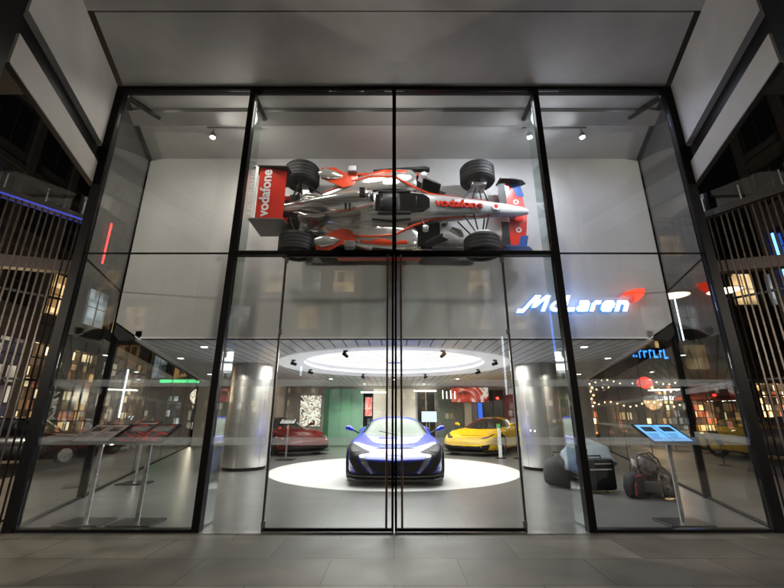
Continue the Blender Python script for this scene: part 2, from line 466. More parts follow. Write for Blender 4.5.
# fill between the outline and the round hole
N = 72
def ray_out(t):
    dx, dy = math.cos(t), math.sin(t); best = 1e9
    for i in range(4):
        (x1,y1),(x2,y2) = outer[i], outer[(i+1)%4]
        ex, ey = x2-x1, y2-y1; den = dx*ey - dy*ex
        if abs(den) < 1e-9: continue
        s_ = ((x1-CX)*ey - (y1-CY)*ex)/den; u = ((x1-CX)*dy - (y1-CY)*dx)/den
        if s_ > 0 and -1e-6 <= u <= 1+1e-6: best = min(best, s_)
    return best
angs = sorted([2*math.pi*k/N for k in range(N)] + [math.atan2(y-CY, x-CX) % (2*math.pi) for x, y in outer])
ri = [bm.verts.new((CX+RO*math.cos(t), CY+RO*math.sin(t), ZC)) for t in angs]
ro = [bm.verts.new((CX+ray_out(t)*math.cos(t), CY+ray_out(t)*math.sin(t), ZC)) for t in angs]
for k in range(len(angs)):
    j = (k+1) % len(angs); bm.faces.new([ri[k], ri[j], ro[j], ro[k]])
r = bmesh.ops.extrude_face_region(bm, geom=bm.faces[:])
bmesh.ops.translate(bm, vec=(0,0,.10), verts=[e for e in r['geom'] if isinstance(e, bmesh.types.BMVert)])
struct(b.build('ceiling', m_ceil))
for sgn in (-1,1):
    b = MB(); b.prism([(sgn*4.602,YW+.0),(sgn*8.452,18.79),(sgn*8.57,18.79),(sgn*4.72,YW)], ZC-.02, ZC+.14)
    o = tag(b.build('ceiling_edge_trim', mat('white_trim', (.75,.74,.72), .4)), 'white trim along the ' + ('left' if sgn<0 else 'right') + ' edge of the slatted ceiling', 'trim')
    b = MB(); b.prism([(sgn*4.66,2.63),(sgn*5.10,2.915),(sgn*5.10,2.72),(sgn*4.98,2.60)], -YW-.10, -YW+.02, Matrix.Rotation(R(90),4,'X'))
    tag(b.build('corner_beam', black), 'black steel beam end under the ' + ('left' if sgn<0 else 'right') + ' lower corner of the wall', 'beam')
# round ceiling feature
cl = thing('ring_ceiling_light', 'large round luminous ceiling disc with a wide white ring', 'ceiling light', (CX,CY,ZC))
b = MB(); b.lathe([(RO-.005,-.0),(RO-.005,-.03),(RI,.02),(RI,.20),(RI+.02,.20),(RI+.05,.1)], 96); b.build('ring', mat('ring_backlit', (.82,.82,.81), .45, emit=(1,.97,.92), estr=.20), cl, smooth=True)  # plain white ring; emission added to lift its brightness
m_lum = emit_mat('luminous_membrane', (1.0,.985,.94), .85)
b = MB(); b.lathe([(0,.10),(RI-.01,.16)], 96); b.build('light_disc', m_lum, cl, smooth='all')
b = MB()
for k in range(12):
    a = 2*math.pi*k/12+.13; b.box(.25, RI-.02, -.004, .004, .094, .098, Matrix.Rotation(a,4,'Z') @ Matrix.Rotation(-math.atan(.06/RI),4,'Y'))
b.build('seam', mat('seam_grey', (.5,.5,.5), .6), cl)
b = MB(); b.lathe([(0,.06),(.22,.06),(.24,.085),(.24,.1),(0,.1)], 32); b.build('centre_boss', mat('ring_white', (.7,.7,.7), .5), cl, smooth=True)
for k in range(8):
    a = 2*math.pi*(k+.5)/8; x, y = CX+2.72*math.cos(a), CY+2.72*math.sin(a)
    t = thing('track_spot', f'small black spotlight on the ceiling ring, {["right rear","rear right of centre","rear left of centre","left rear","left front","front left of centre","front right of centre","right front"][k]}', 'spotlight', (x,y,ZC-.03), a, 'spotlights on the ceiling ring')
    b = MB(); b.lathe([(0,0),(.05,0),(.05,.03),(0,.03)], 16); b.build('base', black, t, smooth=True)
    b = MB(); b.tube([(0,0,-.0),(0,0,-.05)], .01); b.tube([(.06,0,-.045),(-.08,0,-.09)], [.045,.035], 12); b.build('head', black, t, smooth=True)
# recessed downlights in the slatted ceiling
dl = []
for i, (x, y) in enumerate([(-3.86,7.95),(3.86,7.95),(-5.2,9.6),(5.2,9.6),(-2.4,15.2),(0,15.4),(2.4,15.2),(-6.2,13.4),(6.2,13.4),(-6.6,16.6),(6.6,16.6),(-1.3,17.6),(1.3,17.6)]):
    names = ['left front','right front','left beside the column','right beside the column','left of centre behind the ring','centre behind the ring','right of centre behind the ring','far left middle','far right middle','far left rear','far right rear','left by the back wall','right by the back wall']
    t = thing('downlight', f'round white recessed downlight in slatted ceiling, {names[i]}', 'downlight', (x,y,ZC), 0, 'recessed ceiling downlights')
    b = MB(); b.lathe([(.065,-.002),(.085,-.008),(.09,-.001)], 24); b.build('bezel', mat('white_trim', (.75,.74,.72), .4), t, smooth=True)
    b = MB(); b.lathe([(0,-.004),(.064,-.004)], 24); b.build('lens', emit_mat('lamp_lens', (1,.95,.86), 14), t)
    dl.append((x,y))

# steel clad round columns
m_col = bpy.data.materials.new('column_steel'); m_col.use_nodes = True
nt = m_col.node_tree; bs = nt.nodes['Principled BSDF']; bs.inputs['Metallic'].default_value = .85; bs.inputs['Roughness'].default_value = .32
bs.inputs['Base Color'].default_value = (.60,.59,.575,1); bs.inputs['Anisotropic'].default_value = .6
tc = nt.nodes.new('ShaderNodeTexCoord'); mp = nt.nodes.new('ShaderNodeMapping'); mp.inputs['Scale'].default_value = (14,14,.4)
nz = nt.nodes.new('ShaderNodeTexNoise'); nz.inputs['Scale'].default_value = 3; nz.inputs['Detail'].default_value = 5
mr = nt.nodes.new('ShaderNodeMapRange'); mr.inputs['To Min'].default_value = .22; mr.inputs['To Max'].default_value = .42
nt.links.new(tc.outputs['Object'], mp.inputs[0]); nt.links.new(mp.outputs[0], nz.inputs['Vector']); nt.links.new(nz.outputs['Fac'], mr.inputs[0]); nt.links.new(mr.outputs[0], bs.inputs['Roughness'])
for sgn in (-1,1):
    t = thing('round_column', ('left' if sgn<0 else 'right') + ' round steel clad column beside the white platform', 'column', (sgn*3.86,10.95,0), 0, 'round steel columns')
    b = MB(); b.lathe([(.545,.08),(.545,ZC-.001)], 64); b.build('shaft', m_col, t, smooth='all')
    b = MB(); b.lathe([(0,.0021),(.52,.0021),(.52,.079),(0,.079)], 48); b.build('plinth', black, t, smooth=True)
    b = MB()
    for k in range(6):
        a = 2*math.pi*k/6+.5
        b.box(.543,.5465,-.003,.003,.08,ZC-.01, Matrix.Rotation(a,4,'Z'))
    b.build('seam', darkmetal, t)
# white round platform
b = MB(); b.lathe([(0,.006),(3.03,.006),(3.10,.0)], 96)
tag(b.build('round_platform', mat('platform_white', (.76,.755,.74), .38), None, smooth=True, loc=(CX,CY,.0035)), 'round white floor disc the blue car stands on', 'platform')

# ------------------------------------------------------------------ rear wall and what hangs on it
YB = 18.8
rw = thing('back_wall', 'far wall of the showroom with doors and lit niches', 'wall', (0,YB,0))
def wallbox(name, x0, x1, z0, z1, m, y0=-.03, y1=-.001, parent=rw):
    b = MB(); b.box(x0, x1, y0, y1, z0, z1); return b.build(name, m, parent)
wallbox('wall_panel', -9.1, 9.1, 0, 2.95, mat('rear_paint', (.40,.38,.35), .6, noise=(1,.06)), 0, .2)
wallbox('pier', -5.35, -5.02, 0, ZC-.01, mat('pier_white', (.7,.62,.5), .5), -.25)
wallbox('pier', 3.2, 3.5, 0, ZC-.01, mat('pier_white', (.7,.62,.5), .5), -.25)
wallbox('green_glass_panel', -2.99, -1.45, .03, 2.5, mat('green_backlit', (.22,.34,.26), .12, emit=(.16,.38,.24), estr=.14))
wallbox('green_glass_panel', -3.20, -3.0, .03, 2.5, mat('green_dim', (.04,.09,.05), .2, emit=(.05,.15,.08), estr=.3))
for x in (-2.45,-1.95): wallbox('glazing_bar', x-.02, x+.02, .03, 2.5, mat('pier_grey', (.3,.33,.3), .4), -.05)
wallbox('glazing_bar', -2.99, -1.45, 1.55, 1.58, mat('pier_grey', (.3,.33,.3), .4), -.046, -.031)
for x in (1.05,1.46,1.88): wallbox('door_frame', x-.02, x+.02, 0, 2.4, mat('pier_grey', (.3,.33,.3), .4), -.05)
for x in (4.10,4.55,5.0): wallbox('door_frame', x-.02, x+.02, 0, 2.45, darkmetal, -.05)
wallbox('dark_door', -1.42, -.98, 0, 2.4, black); wallbox('dark_door', 1.03, 1.92, 0, 2.4, mat('door_dark', (.02,.018,.016), .2))
wallbox('lit_panel', -.96, .98, .0, 2.5, mat('lit_beige', (.62,.58,.5), .5, emit=(.9,.82,.66), estr=.16))  # emission stands in for light falling on this stretch of wall
wallbox('curtain', 1.95, 3.15, 0, 2.5, mat('grey_green_curtain', (.13,.16,.14), .8, noise=(20,.3)), -.08)
wallbox('dark_door', 4.06, 5.05, 0, 2.45, mat('door_brown', (.035,.03,.027), .3))
wallbox('red_panel', 5.08, 5.6, 0, 2.5, mat('red_paint_wall', (.25,.05,.045), .5), -.04)
for x0, x1, z in ((-1.5,-.3,2.30),(.9,1.9,2.36),(-6.8,-5.6,2.3),(5.8,6.9,2.3)):
    t = tag(wallbox('linear_light', x0, x1, z, z+.05, emit_mat('linear_lamp', (1,.93,.8), 6), -.55, -.42, None), 'slim lit strip lamp near the back wall ' + {-1.5:'left of centre', .9:'right of centre', -6.8:'at far left', 5.8:'at far right'}[x0], 'lamp', 'strip lamps by the back wall')
    t.location.y = YB
def poster(x0, x1, z0, z1, m, label, y=-.06, name='poster'):
    t = thing(name, label, name.replace('_',' '), (0,YB,0))
    wallbox('print', x0, x1, z0, z1, m, y, y+.02, t)
    b = MB()
    for a in ((x0-.02,x1+.02,z1,z1+.02),(x0-.02,x1+.02,z0-.02,z0),(x0-.02,x0,z0,z1),(x1,x1+.02,z0,z1)): b.box(a[0],a[1],y-.005,y+.02,a[2],a[3])
    b.build('frame', darkmetal, t); return t
poster(-4.3,-3.35,.85,2.2, art_mat('art_white', ((.02,.02,.02),(.9,.88,.8),(.25,.18,.1),(1,1,.95)), 2.0, .7), 'bright black and white backlit picture above the red car', -.09, 'lightbox')
poster(-1.33,-1.02,1.3,2.12, art_mat('art_pink', ((.7,.45,.42),(.8,.12,.1),(.85,.75,.7)), 2, .35), 'small pink and red picture beside the green glass', -.07)
poster(2.6,4.3,1.9,2.55, art_mat('art_red', ((.08,.02,.02),(.6,.08,.05),(.9,.85,.8),(.25,.1,.08)), .9, .45), 'wide red and white picture high above the yellow car', -.30)
poster(3.83,4.03,1.2,2.0, mat('art_blue', (.02,.08,.4), .4, emit=(.03,.15,.8), estr=.8), 'narrow blue panel behind the yellow car', -.07)
t = thing('monitor', 'small white lit screen on a stand behind the blue car', 'screen', (1.52,YB-.9,0))
b = MB(); b.box(-.36,.36,-.02,.02,1.02,1.52,bev=.008); b.build('casing', black, t)
b = MB(); b.box(-.33,.33,-.024,-.0205,1.05,1.49); b.build('screen', emit_mat('screen_white', (.75,.88,1), .9), t)
b = MB(); b.tube([(0,.0,.02),(0,.0,1.02)], .025); b.lathe([(0,.003),(.22,.003),(.22,.02),(0,.03)],24); b.build('stand', steel, t, smooth=True)
for i, x in enumerate((2.15,2.32,2.5,2.68)):
    t = thing('pendant_lamp', ['slim white tube pendant near the curtain, leftmost of four','slim white tube pendant near the curtain, second of four','slim white tube pendant near the curtain, third of four','slim white tube pendant near the curtain, rightmost of four'][i], 'pendant lamp', (x, YB-.9, ZC-.001), 0, 'tube pendants near the back')
    b = MB(); b.tube([(0,0,-.62),(0,0,-.25-.05*(i%2))], .022, 10); b.build('tube', emit_mat('tube_glow', (1,.95,.85), 2.0), t, smooth=True)
    b = MB(); b.tube([(0,0,-.24),(0,0,0)], .004, 5); b.build('wire', black, t)
b = MB(); b.lathe([(0,-.05),(.05,-.04),(.06,0),(.05,.04),(0,.05)],16); tag(b.build('red_signal_lamp', emit_mat('red_lamp', (1,.03,.02), 8), loc=(4.75,YB-.12,2.08)), 'small glowing red lamp by the dark doorway', 'lamp')

# ------------------------------------------------------------------ illuminated lettering
def ribbon(bm_, pts, w, shear, sc, ox, closed=False, depth=.05):
    pts = [Vector(p) for p in pts]; n = len(pts); L, Rr = [], []
    for i, p in enumerate(pts):
        a = pts[i-1] if (i > 0 or closed) else None
        c = pts[(i+1) % n] if (i < n-1 or closed) else None
        d1 = (p-a).normalized() if a is not None else (c-p).normalized()
        d2 = (c-p).normalized() if c is not None else d1
        n1 = Vector((-d1.y, d1.x)); n2 = Vector((-d2.y, d2.x)); m = (n1+n2); m = m.normalized() if m.length > .01 else n1
        k = w/2/max(.5, m.dot(n1)); L.append(p+m*k); Rr.append(p-m*k)
    rng = n if closed else n-1
    T = lambda p, z: bm_.verts.new(((p.x+shear*p.y)*sc+ox, p.y*sc, z))
    fL = [T(p,depth) for p in L]; fR = [T(p,depth) for p in Rr]; bL = [T(p,0) for p in L]; bR = [T(p,0) for p in Rr]
    for i in range(rng):
        j = (i+1) % n
        bm_.faces.new([fR[i],fR[j],fL[j],fL[i]]); bm_.faces.new([bL[i],bL[j],bR[j],bR[i]])
        bm_.faces.new([fL[i],fL[j],bL[j],bL[i]]); bm_.faces.new([bR[i],bR[j],fR[j],fR[i]])
    if not closed:
        bm_.faces.new([fR[0],fL[0],bL[0],bR[0]]); bm_.faces.new([fL[-1],fR[-1],bR[-1],bL[-1]])
def arc(cx, cy, rx, ry, a0, a1, n=10):
    return [(cx+rx*math.cos(R(a0+(a1-a0)*i/n)), cy+ry*math.sin(R(a0+(a1-a0)*i/n))) for i in range(n+1)]
sign = thing('illuminated_sign', 'glowing white italic lettering with red swoosh on the high wall', 'sign', (2.20, YW-.05, 3.14))
sign.rotation_euler = (R(90),0,0)
m_let = emit_mat('letter_white', (.95,.98,1.0), 3.2); m_halo = emit_mat('letter_halo_blue', (.05,.28,1.0), 1.6)
LW = .225
letters = {
 'M': [([( -.28,.03),(.10,.03),(.62,.95),(.80,.95),(.72,.38),(.80,.38),(1.30,.95),(1.46,.95),(1.40,.0)], False)],
 'c': [(arc(.36,.36,.32,.27,50,310,14), False)],
 'L': [([(.08,1.07),(.08,.11),(.75,.11)], False)],
 'a': [([(.08,.61),(.5,.61),(.62,.5),(.62,.0)], False), ([(.62,.36),(.2,.36),(.1,.22),(.2,.11),(.62,.11)], False)],
 'r': [([(.1,.0),(.1,.48),(.22,.61),(.52,.61)], False)],
 'e': [([(.66,.11),(.2,.11),(.1,.22),(.1,.5),(.2,.61),(.55,.61),(.66,.5),(.66,.36),(.1,.36)], False)],
 'n': [([(.1,.0),(.1,.61),(.5,.61),(.64,.48),(.64,.0)], False)]}
adv = {'M':1.66,'c':.72,'L':.80,'a':.82,'r':.62,'e':.84,'n':.8}
SC = .282; ox = .14
for ch in 'McLaren':
    for nm, m_, gw, dz in (('letter', m_let, LW, .0), ('halo_back', m_halo, LW+.07, -.02)):
        b = MB()
        for pts, cl_ in letters[ch]: ribbon(b.bm, pts, gw, .42, SC, ox, cl_, depth=.03 if nm=='letter' else .018)
        o = b.build(nm, m_, sign if nm == 'letter' else lastl, loc=(0,0,dz) if nm!='letter' else None)
        if nm == 'letter': lastl = o
    ox += adv[ch]*SC*1.12
b = MB(); sw = [(0,.0),(.12,.10),(.30,.15),(.44,.155),(.42,.07),(.36,-.01),(.27,-.07),(.20,-.10),(.24,-.03),(.24,.03),(.16,.045),(.06,.025)]
b.prism([(p[0]*1.1, p[1]*1.1) for p in sw], 0, .03); b.build('swoosh', emit_mat('swoosh_red', (1,.05,.015), 1.2), sign, loc=(2.0,.27,0))

# ------------------------------------------------------------------ road going supercar (front towards -Y)
SEC = [ # y, w, zb, zs, x6, z6, x7, z7, zc
 (-2.27,.55,.24,.40,.40,.41,.22,.42,.42),
 (-2.20,.74,.16,.46,.52,.47,.28,.475,.475),
 (-2.02,.86,.13,.55,.60,.535,.34,.53,.53),
 (-1.75,.925,.12,.66,.64,.61,.38,.59,.59),
 (-1.32,.95,.12,.755,.66,.70,.42,.665,.66),
 (-.92,.94,.12,.78,.70,.77,.46,.765,.765),
 (-.72,.93,.12,.785,.73,.795,.52,.84,.85),
 (-.35,.915,.12,.80,.735,.85,.575,1.0,1.03),
 (.02,.905,.12,.82,.735,.87,.575,1.115,1.165),
 (.40,.91,.12,.85,.735,.895,.56,1.14,1.195),
 (.85,.945,.12,.90,.72,.925,.53,1.09,1.15),
 (1.37,.965,.12,.935,.70,.935,.48,.99,1.04),
 (1.80,.955,.15,.92,.68,.915,.42,.925,.95),
 (2.12,.91,.22,.87,.62,.875,.36,.88,.88),
 (2.25,.84,.32,.80,.55,.81,.3,.81,.81)]
def car_section(s):
    y, w, zb, zs, x6, z6, x7, z7, zc = s
    return [(0,zb),(w*.55,zb),(w*.90,zb+.01),(w*.985,zb+.10),(w*.965,(zb+zs)*.5-.02),(w,zs-.16),(w*.965,zs-.05),(w*.87,zs),(x6,z6),(x7,z7),(x7*.5,zc-(zc-z7)*.2),(0,zc)]
def patch(bvh, pts, axis, off, name, m, parent, cuts=4, mirror=False, dirn=None):
    """sheet following the body: polygon in a side/front/top view, cast onto the body"""
    b = MB(); bm_ = b.bm
    vs = [bm_.verts.new((p[0], p[1], 0)) for p in pts]; bm_.faces.new(vs)
    bmesh.ops.triangulate(bm_, faces=bm_.faces[:])
    for _ in range(cuts):
        es = [e for e in bm_.edges if e.calc_length() > .06]
        if not es: break
        bmesh.ops.subdivide_edges(bm_, edges=es, cuts=1)
        bmesh.ops.triangulate(bm_, faces=[f for f in bm_.faces if len(f.verts) > 3])
    for v in bm_.verts:
        a, c = v.co.x, v.co.y
        if axis == 'front': o_, d_ = Vector((a,-4,c)), Vector((0,1,0))
        elif axis == 'top': o_, d_ = Vector((a,c,3)), Vector((0,0,-1))
        elif axis == 'right': o_, d_ = Vector((3,a,c)), Vector((-1,0,0))
        elif axis == 'left': o_, d_ = Vector((-3,a,c)), Vector((1,0,0))
        elif axis == 'rear': o_, d_ = Vector((a,4,c)), Vector((0,-1,0))
        hit, nrm, _, _ = bvh.ray_cast(o_, d_)
        if hit is None:
            hit, nrm, _, _ = bvh.find_nearest(Vector((a,-2.1,c)) if axis=='front' else Vector((a,c,.8)) if axis=='top' else Vector(((.9 if axis=='right' else -.9),a,c)))
        v.co = hit + nrm*off
    o = b.build(name, m, parent, smooth='all', recalc=False)
    # make it face outward
    return o
def wheel(parent, x, y, r, w, sgn, rimm, name='wheel', spokes=10):
    T = Matrix.Rotation(R(90)*sgn, 4, 'Y')
    b = MB(); b.lathe([(r*.68,-w/2+.02),(r*.72,-w/2),(r*.93,-w/2),(r,-w/2+.035),(r,w/2-.035),(r*.93,w/2),(r*.72,w/2),(r*.68,w/2-.02)], 40, T)
    t = b.build(name, rubber, parent, smooth=True, loc=(x,y,r))
    b = MB(); b.lathe([(r*.70,w/2-.015),(r*.66,w/2-.01),(r*.64,w/2-.04),(r*.63,-w/2+.02)], 40, T)
    b.lathe([(0,w/2-.03),(.05,w/2-.025),(.06,w/2-.06)], 20, T)
    for k in range(spokes):
        Mk = T @ Matrix.Rotation(2*math.pi*k/spokes, 4, 'Z')
        b.hexa([Mk@Vector(p) for p in ((.03,-.016,w/2-.06),(r*.67,-.011,w/2-.05),(r*.67,.011,w/2-.05),(.03,.016,w/2-.06))],
               [Mk@Vector(p) for p in ((.03,-.012,w/2-.03),(r*.67,-.007,w/2-.018),(r*.67,.007,w/2-.018),(.03,.012,w/2-.03))])
    b.build('rim', rimm, t, smooth=True)
    b = MB(); b.lathe([(0,w/2-.12),(r*.5,w/2-.12),(r*.5,w/2-.14),(0,w/2-.14)], 28, T); b.build('brake_disc', steel, t, smooth=True)
    return t
def supercar(style, paint, label, loc, rz):
    t = thing('supercar', label, 'sports car', loc, rz, 'supercars on show'); t.scale = (1.08,)*3 if style == 'wide' else (1.07,)*3
    b = MB(); bm_ = b.bm; rings = []
    for s in SEC:
        half = car_section(s)
        full = [(x, z) for x, z in half] + [(-x, z) for x, z in reversed(half[1:-1])]
        rings.append([bm_.verts.new((x, s[0], z)) for x, z in full])
    n = len(rings[0])
    for a, c in zip(rings, rings[1:]):
        for k in range(n): bm_.faces.new([a[k], a[(k+1)%n], c[(k+1)%n], c[k]])
    for ring in (rings[0], rings[-1]):
        for k in range(1, 11):        # caps as strips of quads
            pass
        h = n//2
        for k in range(0, h):
            a, b2 = ring[k], ring[k+1]; c2, d2 = ring[(n-k-1) % n], ring[(n-k) % n]
            fs = []
            for v in (a, b2, c2, d2):
                if v not in fs: fs.append(v)
            if len(fs) >= 3:
                try: bm_.faces.new(fs)
                except ValueError: pass
    body = b.build('body', paint, t, smooth='all', sub=2)
    apply_mods(body)
    # wheel arches
    cut = MB()
    for yy, rr in ((-1.32,.375),(1.35,.385)):
        for sg in (-1,1): cut.lathe([(0,-.2),(rr,-.2),(rr,.2),(0,.2)], 40, Matrix.Translation((sg*.92,yy,.335)) @ Matrix.Rotation(R(90),4,'Y'))
    co = cut.build('arch_cutter', None)
    md = body.modifiers.new('arch', 'BOOLEAN'); md.operation = 'DIFFERENCE'; md.object = co; md.solver = 'EXACT'
    bpy.context.view_layer.update(); 
    bvh = BVHTree.FromPolygons([v.co.copy() for v in body.data.vertices], [tuple(p.vertices) for p in body.data.polygons])
    apply_mods(body)
    bpy.data.objects.remove(co)
    body.data.polygons.foreach_set('use_smooth', [True]*len(body.data.polygons))
    try: body.data.set_sharp_from_angle(angle=R(40))
    except Exception: pass
    dk = mat('car_black_trim', (.010,.010,.011), .4, spec=.2); gl = mat('car_glass', (.016,.02,.02), .03, 0, coat=1.0, spec=.9)
    wg = mat('windscreen_glass', (.085,.11,.09), .3, 0, coat=0, spec=.12) if style=='wide' else gl
    silver = mat('lamp_smoke', (.10,.10,.11), .5, 0, spec=.1)
    for yy, rr, ww in ((-1.32,.33,.24),(1.35,.345,.29)):
        for sg in (-1,1): wheel(t, sg*(.955-ww/2), yy, rr, ww, sg, mat('rim_grey', (.16,.16,.165), .3, .9))
    # inner arch liners / underbody
    b = MB(); b.box(-.74,.74,-1.72,1.75,.14,.60); b.box(-.5,.5,-2.05,-1.70,.15,.30); u = b.build('underbody', dk, t)
    # windscreen and windows
    patch(bvh, [(-.70,-.74),(-.45,-.88),(0,-.93),(.45,-.88),(.70,-.74),(.535,-.06),(.30,-.0),(0,.015),(-.30,-.0),(-.535,-.06)], 'top', .004, 'windscreen', wg, t, 6)
    for ax, sg in (('left',-1),('right',1)):
        patch(bvh, [(-.58,.835),(-.10,1.045),(.30,1.10),(.72,1.05),(.95,.975),(.62,.905),(.1,.885),(-.3,.855)], ax, .004, 'side_window', gl, t, 5)
        # side intake behind the door
        patch(bvh, [(.42,.34),(.62,.32),(1.0,.80),(.92,.86),(.55,.72)], ax, .004, 'side_intake', dk, t, 5)
        patch(bvh, [(-.95,.20),(.95,.20),(.95,.13),(-.95,.13)], ax, .006, 'side_skirt', dk, t, 5)
        patch(bvh, [(.10,.80),(.105,.80),(.22,.30),(.215,.30)], ax, .003, 'door_line', dk, t, 4)
    patch(bvh, [(-.42,1.0),(.42,1.0),(.34,1.75),(-.34,1.75)], 'top', .004, 'engine_cover', gl, t, 5)
    # mirrors
    for sg in (-1,1):
        b = MB(); b.loft([(sg*.93,-.60,.905,.05,.035,2.2),(sg*1.0,-.61,.935,.085,.06,2.4),(sg*1.08,-.60,.94,.075,.05,2.4),(sg*1.105,-.59,.94,.03,.02,2.2)], 14)
        mo = b.build('mirror', paint, t, smooth=True)
        b = MB(); b.tube([(sg*.80,-.56,.83),(sg*.96,-.59,.91)], [.02,.015], 8); b.build('arm', dk, mo, smooth=True)
    if style == 'wide':
        for sg in (-1,1):
            P = lambda pts: [(p[0]*sg, p[1]) for p in (pts if sg>0 else reversed(pts))]
            # swept lamp and scoop running into the lower corner
            patch(bvh, P([(.925,.70),(.87,.56),(.83,.40),(.72,.25),(.56,.20),(.45,.20),(.60,.34),(.68,.47),(.62,.525),(.46,.545),(.62,.60),(.76,.66)]), 'front', .005, 'headlight', mat('lamp_black', (.01,.01,.012), .5, spec=.12), t, 5)
            patch(bvh, P([(.875,.635),(.815,.555),(.76,.545),(.64,.56),(.72,.585),(.80,.625)]), 'front', .010, 'lamp_lens', silver, t, 5)
            patch(bvh, P([(.66,.50),(.58,.36),(.42,.20),(.38,.20),(.50,.40),(.60,.52)]), 'front', .009, 'corner_vane', mat('vane_satin', (.30,.30,.31), .25, .8), t, 4)
        patch(bvh, [(-.50,.435),(-.44,.32),(-.34,.225),(.34,.225),(.44,.32),(.50,.435),(.3,.405),(0,.395),(-.3,.405)], 'front', .006, 'grille', dk, t, 5)
        patch(bvh, [(-.86,.215),(.86,.215),(.86,.13),(-.86,.13)], 'front', .008, 'front_bumper_lower', dk, t, 5)
    else:
        for sg in (-1,1):
            P = lambda pts: [(p[0]*sg, p[1]) for p in (pts if sg>0 else reversed(pts))]
            patch(bvh, P([(.50,.515),(.60,.505),(.70,.535),(.80,.60),(.84,.665),(.76,.635),(.66,.58),(.56,.555)]), 'front', .005, 'headlight', dk, t, 5)
            patch(bvh, P([(.56,.52),(.62,.52),(.76,.59),(.74,.60),(.62,.548)]), 'front', .009, 'lamp_lens', silver, t, 4)
        patch(bvh, [(-.80,.36),(-.74,.20),(-.5,.15),(.5,.15),(.74,.20),(.80,.36),(.45,.30),(-.45,.30)], 'front', .006, 'grille', dk, t, 5)
    # splitter
    b = MB(); b.prism([(-.90,-1.75),(-.88,-2.02),(-.70,-2.24),(-.35,-2.34),(.35,-2.34),(.70,-2.24),(.88,-2.02),(.90,-1.75)], .10, .125)
    b.build('splitter', mat('carbon', (.02,.02,.02), .3, coat=.5), t)
    if style == 'wide':
        b = MB(); b.prism([(-.905,-1.85),(-.885,-2.04),(-.71,-2.26),(-.355,-2.362),(.355,-2.362),(.71,-2.26),(.885,-2.04),(.905,-1.85),(.89,-1.86),(.87,-2.03),(.70,-2.245),(.35,-2.345),(-.35,-2.345),(-.70,-2.245),(-.87,-2.03),(-.89,-1.86)], .168, .186)
        b.build('lip_line', silver, t)
    # wiper and tail lights
    b = MB(); b.tube([(.05,-.94,.80),(-.35,-.80,.885)], .008, 6); b.build('wiper', dk, t)
    for sg in (-1,1):
        b = MB(); b.box(*sorted((sg*.45, sg*.78)), 2.235, 2.27, .70, .73); b.build('tail_light', mat('tail_red', (.5,.02,.02), .2), t)
    return t
def car_paint(name, col, metal=.0, flake=.0):
    m = mat(name, col, .5, metal, coat=.8, spec=.15); return m
blue_p = car_paint('paint_blue', (.001,.022,.42), .0)
yel_p = car_paint('paint_yellow', (.90,.56,.008), .05)
red_p = car_paint('paint_red', (.13,.006,.006), .0)
Z0 = .0105
supercar('wide', blue_p, 'blue supercar facing the glass doors on the round white platform', (.02, 10.65, Z0), 0)
supercar('plain', yel_p, 'yellow supercar parked behind at right beside the steel column', (3.78, 16.35, .003), R(-35))
supercar('plain', red_p, 'dark red supercar parked behind at left beside the steel column', (-4.55, 16.3, .003), R(44))

# ------------------------------------------------------------------ racing car hung on the wall (local X nose, Z up)
f1 = thing('racing_car', 'silver and red open wheel racing car mounted sideways on the high wall', 'racing car', (-.10, 6.90, 4.98))
f1.rotation_euler = (R(90),0,0)
chrome = mat('chrome_silver', (.82,.80,.76), .13, .72, coat=1.0)
chromeS = mat('satin_silver', (.62,.62,.63), .25, .4, coat=1.0)
f_red = mat('racing_red', (.72,.030,.012), .25, 0, coat=.8, emit=None)
f_blk = mat('carbon_black', (.010,.010,.011), .4, 0, coat=.15, spec=.3)
f_white = mat('decal_white', (.8,.8,.8), .4)
f_dred = mat('racing_orange_red', (.85,.07,.015), .3, 0, coat=.6)
b = MB(); b.loft([(2.62,0,.27,.045,.04,2.5),(2.50,0,.29,.085,.065,2.6),(2.2,0,.32,.12,.09,2.8),(1.8,0,.36,.155,.13,3),(1.4,0,.37,.19,.17,3.2),(1.0,0,.37,.225,.21,3.2),(.7,0,.36,.27,.24,3),(.35,0,.34,.32,.27,3),(-.1,0,.33,.33,.27,3),(-.5,0,.33,.32,.27,2.8)], 28)
nose = b.build('nose_and_tub', chromeS, f1, smooth=True)
b = MB(); b.loft([(-.28,0,.60,.13,.22,2.4),(-.36,0,.62,.16,.30,2.2),(-.6,0,.57,.19,.33,2),(-.95,0,.50,.20,.33,1.8),(-1.4,0,.42,.16,.28,1.7),(-1.9,0,.36,.09,.18,1.7),(-2.1,0,.34,.05,.10,2)], 28)
ec = b.build('engine_cover', chrome, f1, smooth=True)
b = MB(); b.loft([(-.262,0,.80,.075,.075,2.6),(-.285,0,.80,.085,.085,2.6)], 20); b.build('air_intake', f_blk, ec, smooth=True)
b = MB(); b.box(-.50,-.40,-.085,.085,.915,1.0,bev=.01); b.box(-.36,-.345,-.10,.10,.90,.93); b.build('camera_pod', f_blk, ec)
b = MB(); b.loft([(.34,0,.26,.55,.16,4),(-.1,0,.27,.58,.19,3.5),(-.5,0,.26,.55,.19,3),(-.9,0,.23,.46,.17,2.8),(-1.3,0,.20,.34,.13,2.6),(-1.7,0,.17,.20,.09,2.4)], 32); b.build('rear_deck', chrome, f1, smooth=True)
